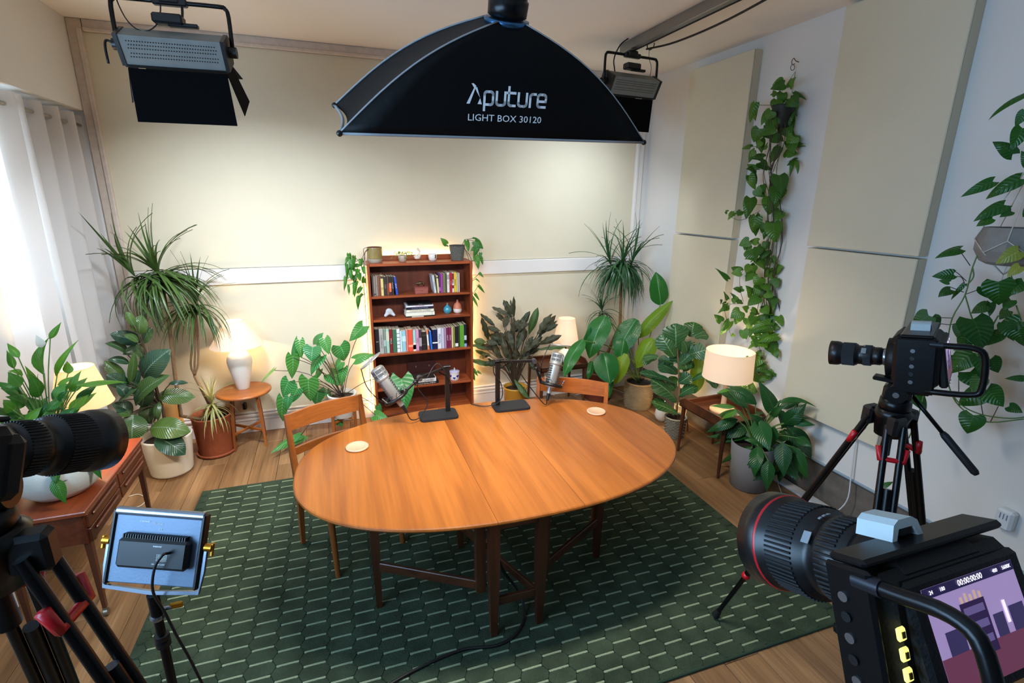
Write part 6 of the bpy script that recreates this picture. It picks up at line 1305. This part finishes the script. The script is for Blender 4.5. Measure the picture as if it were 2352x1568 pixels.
def tripod(bowl, feet, label, head=.12, hdir=(0, 1, 0), panlen=.24, pandir=None, clampz=None, tube=.0105, floor_z=0):
    bowl = Vector(bowl); t = thing('tripod', bowl, label, 'tripod')
    MB().lathe([(.02, -.10), (.045, -.09), (.055, -.02), (.062, .0), (.05, .012)], 24).build('bowl', M_blks, t)
    MB().cyl((0, 0, -.09), (0, 0, -.17), .014, .018, 12).build('bowl_clamp_handle', M_blk, t)
    hd = MB(); hd.lathe([(.045, .012), (.050, .02), (.048, .05), (.035, .055)], 24); hd.build('pan_base', M_blks, t)
    HM = frame((0, 0, .0), hdir)
    MB().box((0, 0, .078), (.07, .085, .055), .012, HM).build('fluid_head', M_blk, t); MB().cyl(HM @ Vector((-.055, 0, .08)), HM @ Vector((.055, 0, .08)), .032, None, 24).build('tilt_drum', M_blks, t)
    MB().box((0, .01, head-.008), (.05, .14, .014), .004, HM).build('quick_plate', M_blks, t)
    for x_ in (-.057, .057): MB().cyl(HM @ Vector((x_, 0, .08)), HM @ Vector((x_*1.06, 0, .08)), .010, None, 14).build('lock_knob', M_chr, t)
    if pandir is not None:
        a = HM @ Vector((.06, -.02, .075)); d = Vector(pandir).normalized()
        ph_ = MB().tube([tuple(a), tuple(a+d*panlen*.55)], .007, 10).build('pan_handle', M_blks, t)
        MB().tube([tuple(a+d*panlen*.52), tuple(a+d*panlen*.56), tuple(a+d*panlen*.97), tuple(a+d*panlen)], [.009, .0125, .0125, .008], 12).build('grip', M_rub, ph_)
    for f in feet:
        f = Vector(f); o = (Vector((f.x, f.y, 0))-Vector((bowl.x, bowl.y, 0))).normalized(); s_ = Vector((-o.y, o.x, 0))
        hp = o*.065+Vector((0, 0, -.03)); ft = f-bowl; d = (ft-hp); L_ = d.length; d.normalize()
        leg_ = MB().box((0, 0, 0), (.062, .04, .07), .008, Matrix.Translation(hp) @ frame((0, 0, 0), d, s_.cross(d)) @ Matrix.Rotation(R(90), 4, 'X') if False else Matrix.Translation(hp)).build('leg_hinge', M_blk, t)
        for sg in (-1, 1): MB().cyl(hp+s_*.024*sg, hp+s_*.024*sg+d*L_*.50, tube, None, 10).build('leg_tube', M_blks, t)
        rb = MB(); k_ = hp+d*L_*.055; rb.tube([tuple(k_-s_*.042), tuple(k_-s_*.036+d*.045), tuple(k_+s_*.036+d*.045), tuple(k_+s_*.042)], .011, 6); rb.build('red_clamp', M_red, t)
        MB().cyl(hp+d*L_*.16, hp+d*L_*.74, tube*1.25, None, 10).build('leg_middle', M_blks, t)
        k2_ = hp+d*L_*.50; MB().tube([tuple(k2_-s_*.036), tuple(k2_+s_*.036)], .017, 8).build('leg_lock', M_blk, t)
        k3_ = hp+d*L_*.74; MB().sphere(tuple(k3_), .020, 10, 8).build('red_clamp', M_red, t)
        MB().cyl(k3_, ft-d*.05, tube*.95, None, 10).build('leg_lower', M_blks, t)
        MB().cyl(ft-d*.06, ft-d*.016, .014, .020, 10).build('rubber_foot', M_rub, t)
    sp = MB(); c_ = Vector((0, 0, (Vector(feet[0])-bowl).z*.62))
    for f in feet:
        ft = Vector(f)-bowl; k_ = ft*.66; sp.tube([tuple(c_), tuple(k_)], .007, 6)
    sp.build('spreader', M_blk, t)
    return t
# tripod camera in the middle right
bwl = dp(2052, 945, 1.85)
f1 = at(1640, 1418, z=.016)
ff = [f1]; o = Vector((f1.x-bwl.x, f1.y-bwl.y, 0)); rd = o.length
for a in (118, -122): q = Matrix.Rotation(R(a), 3, 'Z') @ o.normalized()*rd*.92; ff.append(Vector((bwl.x+q.x, bwl.y+q.y, .0)))
ff[0].z = .02
lp0, lp1 = dp(2050, 825, 1.85), dp(1890, 812, 2.0)
hd_dir = (lp1-lp0); hd_dir = Vector((hd_dir.x, hd_dir.y, hd_dir.z))
print('bowl', bwl, 'feet', ff, 'dir', hd_dir.normalized())
tripod(bwl, ff, 'black video tripod with red leg clamps under the middle right camera', .125, Vector((hd_dir.x, hd_dir.y, 0)), .34, (dp(2225, 1060, 1.72)-dp(2085, 890, 1.82)), tube=.0115)
cm = bwl+Vector((0, 0, .205))
camera_rig(frame(dp(2072, 822, 1.85), hd_dir) @ Matrix.Scale(1.55, 4) @ Matrix.Translation((.025, 0, 0)), 'black cinema camera with long lens standing on the tripod at middle right', .030, .118, red=False, lit=False)
# foreground right camera
a0 = dp(2030, 1312, .54); fd = Vector((0, .927, -.375))*.148
M3 = frame(a0, fd)
O3 = dp(2236, 1432, .445) - M3.to_3x3() @ Vector((.006, -.074, -.002)); lo3 = M3.inverted() @ O3
M3 = frame(O3, fd)
camera_rig(M3, 'black cinema camera with lit rear screen filling the bottom right corner', .060, fd.length-lo3.y, loff=(-lo3.x, -lo3.z), bdep=.05)
b3 = M3 @ Vector((0, -.03, -.066)); b3 = Vector((b3.x, b3.y, b3.z-.125))
tripod(b3, [Vector((b3.x+.42*math.cos(R(a)), b3.y+.42*math.sin(R(a)), 0)) for a in (-20, 100+160, 195+160-240)], 'black video tripod under the bottom right foreground camera', .125, Vector((fd.x, fd.y, 0)))
# foreground left camera: only its lens is in view
a0, a1 = dp(-130, 1052, .74), dp(236, 1008, .98)
M4 = frame(a0, a1-a0)
camera_rig(M4 @ Matrix.Translation((.025, 0, 0)), 'black cinema camera whose lens juts in from the left edge', .058, (a1-a0).length, screen=False, red=False)
b4 = M4 @ Vector((.02, -.05, -.062)); b4 = Vector((b4.x, b4.y, b4.z-.125))
lf = at(300, 1700, z=0); b4 = dp(-45, 1235, .80)
o4 = Vector((lf.x-b4.x, lf.y-b4.y, 0)).normalized()*.5
tripod(b4, [Vector((b4.x, b4.y, 0))+(Matrix.Rotation(R(a), 3, 'Z') @ o4) for a in (0, 120, -120)], 'black video tripod with red clamp at the bottom left corner', .125, Vector((fd.x, fd.y, 0)))
# ------------------------------------------------------------------ LED panel light on its stand
lc = dp(362, 1258, 1.30)
cn = [dp(240, 1163, 1.30), dp(447, 1180, 1.30), dp(488, 1345, 1.28), dp(265, 1330, 1.28)]
ux = ((cn[1]-cn[0])+(cn[2]-cn[3])).normalized(); uz = ((cn[0]-cn[3])+(cn[1]-cn[2])).normalized(); uz = (uz-ux*uz.dot(ux)).normalized(); uy = uz.cross(ux)
LMx = Matrix(((ux.x, uy.x, uz.x, lc.x), (ux.y, uy.y, uz.y, lc.y), (ux.z, uy.z, uz.z, lc.z), (0, 0, 0, 1)))
wd_, ht_ = .235, .185
t = thing('video_light', (0, 0, 0), 'silver-backed LED panel light with gold knobs in the left foreground', 'video light', M=LMx)
M_alu = mat('brushed blue-silver back', '#6f8096', .45, .25, bump=.05, bscale=200)
MB().box((0, 0, 0), (wd_-.012, .016, ht_-.008), .003).build('back_plate', M_alu, t)
MB().box((0, .0095, 0), (wd_-.02, .004, ht_-.014)).build('diffuser', mat('led face', '#ffffff', .6, emit='#dfeaff', estr=1.5), t)
for s_ in (-1, 1): MB().box((s_*(wd_/2-.004), 0, 0), (.010, .026, ht_), .003).build('side_rail', M_blk, t)
MB().cyl((-wd_/2+.006, -.002, ht_/2-.006), (wd_/2-.006, -.002, ht_/2-.006), .011, None, 14).build('top_edge', mat('silver edge', '#aab4c4', .25, .9), t)
bx_ = MB().box((.006, -.019, -.008), (.178, .026, .072), .007).build('battery_box', M_blk, t)
fn = MB()
for k in range(26): fn.box((-.074+k*.0062, -.014, .031), (.0026, .024, .012))
fn.build('cooling_fins', M_blk, bx_, kind='stuff')
MBd = MB()
for i_ in range(8):
    for j_ in range(5): MBd.box((.034-.012+i_*.0034, -.0325, -.006-j_*.0034), (.0016, .0008, .0016))
MBd.build('display_dots', mat('display dots', '#e8e8d8', .5), bx_, kind='stuff')
TT = lambda x, z, yy=-.0325: Matrix.Translation((x, yy, z)) @ Matrix.Rotation(R(90), 4, 'X')
text('neewer', .0075, TT(.02, .014), M_ltr, bx_); text('LED VIDEO LIGHT', .0042, TT(.028, -.029), M_ltr, bx_)
text('neewer', .0085, TT(-.035, .066, -.0085), M_ltr, t); text('Model  Power  Input\nColour temperature', .0032, TT(-.002, .062, -.0085), M_ltr, t); text('C E', .006, TT(.006, .048, -.0085), M_ltr, t)
M_gold = mat('gold anodised knob', '#c98a2a', .3, .9)
for s_ in (-1, 1):
    MB().cyl((s_*(wd_/2+.004), 0, .01), (s_*(wd_/2+.022), 0, .01), .010, None, 14).build('gold_knob', M_gold, t)
    MB().box((s_*(wd_/2+.022), 0, .006), (.008, .008, .034), .002).build('knob_wing', M_gold, t)
MB().tube([(-wd_/2-.006, 0, .01), (-wd_/2-.006, 0, -.05), (-wd_/2-.002, 0, -ht_/2-.008), (-.0, 0, -ht_/2-.016), (wd_/2+.002, 0, -ht_/2-.008), (wd_/2+.006, 0, -.05), (wd_/2+.006, 0, .01)], .0065, 4, smooth=False).build('u_bracket', mat('silver bracket', '#9aa6b8', .25, .9), t)
ft_ = LMx @ Vector((.005, 0, -ht_/2-.02)); st0 = Vector((ft_.x, ft_.y, 0))
base = at(470, 1690, z=0); 
t = thing('light_stand', (ft_.x, ft_.y, 0), 'black telescopic light stand carrying the LED panel in the left foreground', 'light stand')
z_ = ft_.z
MB().cyl((0, 0, z_-.07), (0, 0, z_), .014, None, 12).build('ball_head', M_blks, t); MB().lathe([(.016, z_-.075), (.017, z_-.072), (.017, z_-.066), (.016, z_-.063)], 16).build('silver_ring', M_chr, t)
gk = MB().cyl((.015, 0, z_-.05), (.035, 0, z_-.05), .006, None, 10).build('lock_shaft', M_chr, t); MB().box((.045, 0, z_-.047), (.03, .008, .018), .003).build('gold_wing', M_gold, t)
MB().cyl((0, 0, .5), (0, 0, z_-.07), .011, None, 12).build('pole_upper', M_blks, t); MB().cyl((0, 0, .12), (0, 0, .62), .014, None, 12).build('pole_lower', M_blks, t)
for z in (z_-.14, z_-.16, .63): MB().cyl((0, 0, z), (0, 0, z+.014), .0175, None, 14).build('collar', M_blk, t)
MB().cyl((0, 0, .62), (0, 0, .68), .019, None, 14).build('collar', M_blk, t); MB().cyl((.016, 0, .655), (.05, 0, .655), .008, .012, 10).build('tension_knob', M_blk, t)
for k in range(3): a = R(90+120*k); MB().tube([(0, 0, .28), (.42*math.cos(a), .42*math.sin(a), .012)], .009, 6).build('leg', M_blks, t)
cb_ = LMx @ Vector((.055, -.05, -.02))
cable([LMx @ Vector((.05, -.033, .0)), LMx @ Vector((.05, -.055, .002)), LMx @ Vector((.035, -.055, -.03)), LMx @ Vector((.03, -.04, -.09)), (ft_.x+.02, ft_.y-.01, z_-.05), (ft_.x+.035, ft_.y-.01, z_-.13), (ft_.x+.06, ft_.y-.01, z_-.25), (ft_.x+.075, ft_.y, z_-.42), (ft_.x+.04, ft_.y-.02, z_-.65), (ft_.x+.03, ft_.y-.04, .012)], .0035, M_cab, 'black power cable hanging from the back of the LED panel')
# ------------------------------------------------------------------ loose cables and small things
cable([at(880, 1580, z=.025), at(960, 1535, z=.024), at(1060, 1492, z=.024), at(1140, 1482, z=.024), at(1185, 1455, z=.024), at(1205, 1410, z=.026), Vector((.79, 2.10, .09)), Vector((.72, 2.14, .20)), Vector((.68, 2.16, .34)), Vector((.66, 2.2, .50)), Vector((.66, 2.3, .655))], .0075, M_cab, 'thick black cable running under the table across the green rug', sides=8)
M_wc = mat('white cable', '#cfd4da', .5)
cable([at(1965, 1010, x=3.165), at(1955, 1090, x=3.16), at(1945, 1150, x=3.14), Vector((3.10, 2.14, .012))], .0045, M_wc, 'white cable hanging down the right wall behind the tripod')
cable([Vector((3.12, 2.62, .006)), Vector((3.0, 2.45, .006)), Vector((2.9, 2.25, .006)), Vector((2.95, 1.9, .006))], .003, M_wc, 'thin white cable on the floor beside the loose skirting board')
cable([at(1260, 905, y=4.83), at(1300, 910, y=4.80), at(1330, 905, z=.004), at(1400, 893, z=.004), at(1440, 905, z=.004)], .003, M_wc, 'white cable lying along the back wall behind the right chair')
cable([at(300, 1168, z=.004), at(325, 1160, z=.004), at(335, 1145, z=.004), at(318, 1135, z=.004), at(295, 1140, z=.004)], .0035, mat('cream cable', '#c9bfae', .6), 'cream cable looping on the floor under the sideboard')
q = thing('skirting_board', (3.15, 2.06, 0), 'loose white-painted skirting board lying along the foot of the right wall', 'board')
MB().box((0, 0, .011), (.085, 1.25, .018), .003).build('board', mat('chipped white paint', '#c9cdd2', .6, var=.2, vscale=14), q)
q = thing('plug_adapter', (XR-.028, 1.30, .535), 'white slotted plug-in adapter on the right wall low down', 'plug')
MB().box((0, 0, 0), (.055, .075, .11), .012).build('casing', mat('white plastic', '#d9dee2', .4), q)
for k in range(3): MB().box((-.028, -.014+.014*k, .02), (.002, .004, .03)).build('slot', mat('slot blue-grey', '#6a7c94', .6), q)
q = thing('socket_plate', (-.86, YB-.036, .27), 'black plug in the wall behind the round side table', 'plug')
MB().box((0, 0, 0), (.03, .05, .06), .006).build('plug_body', M_blk, q)
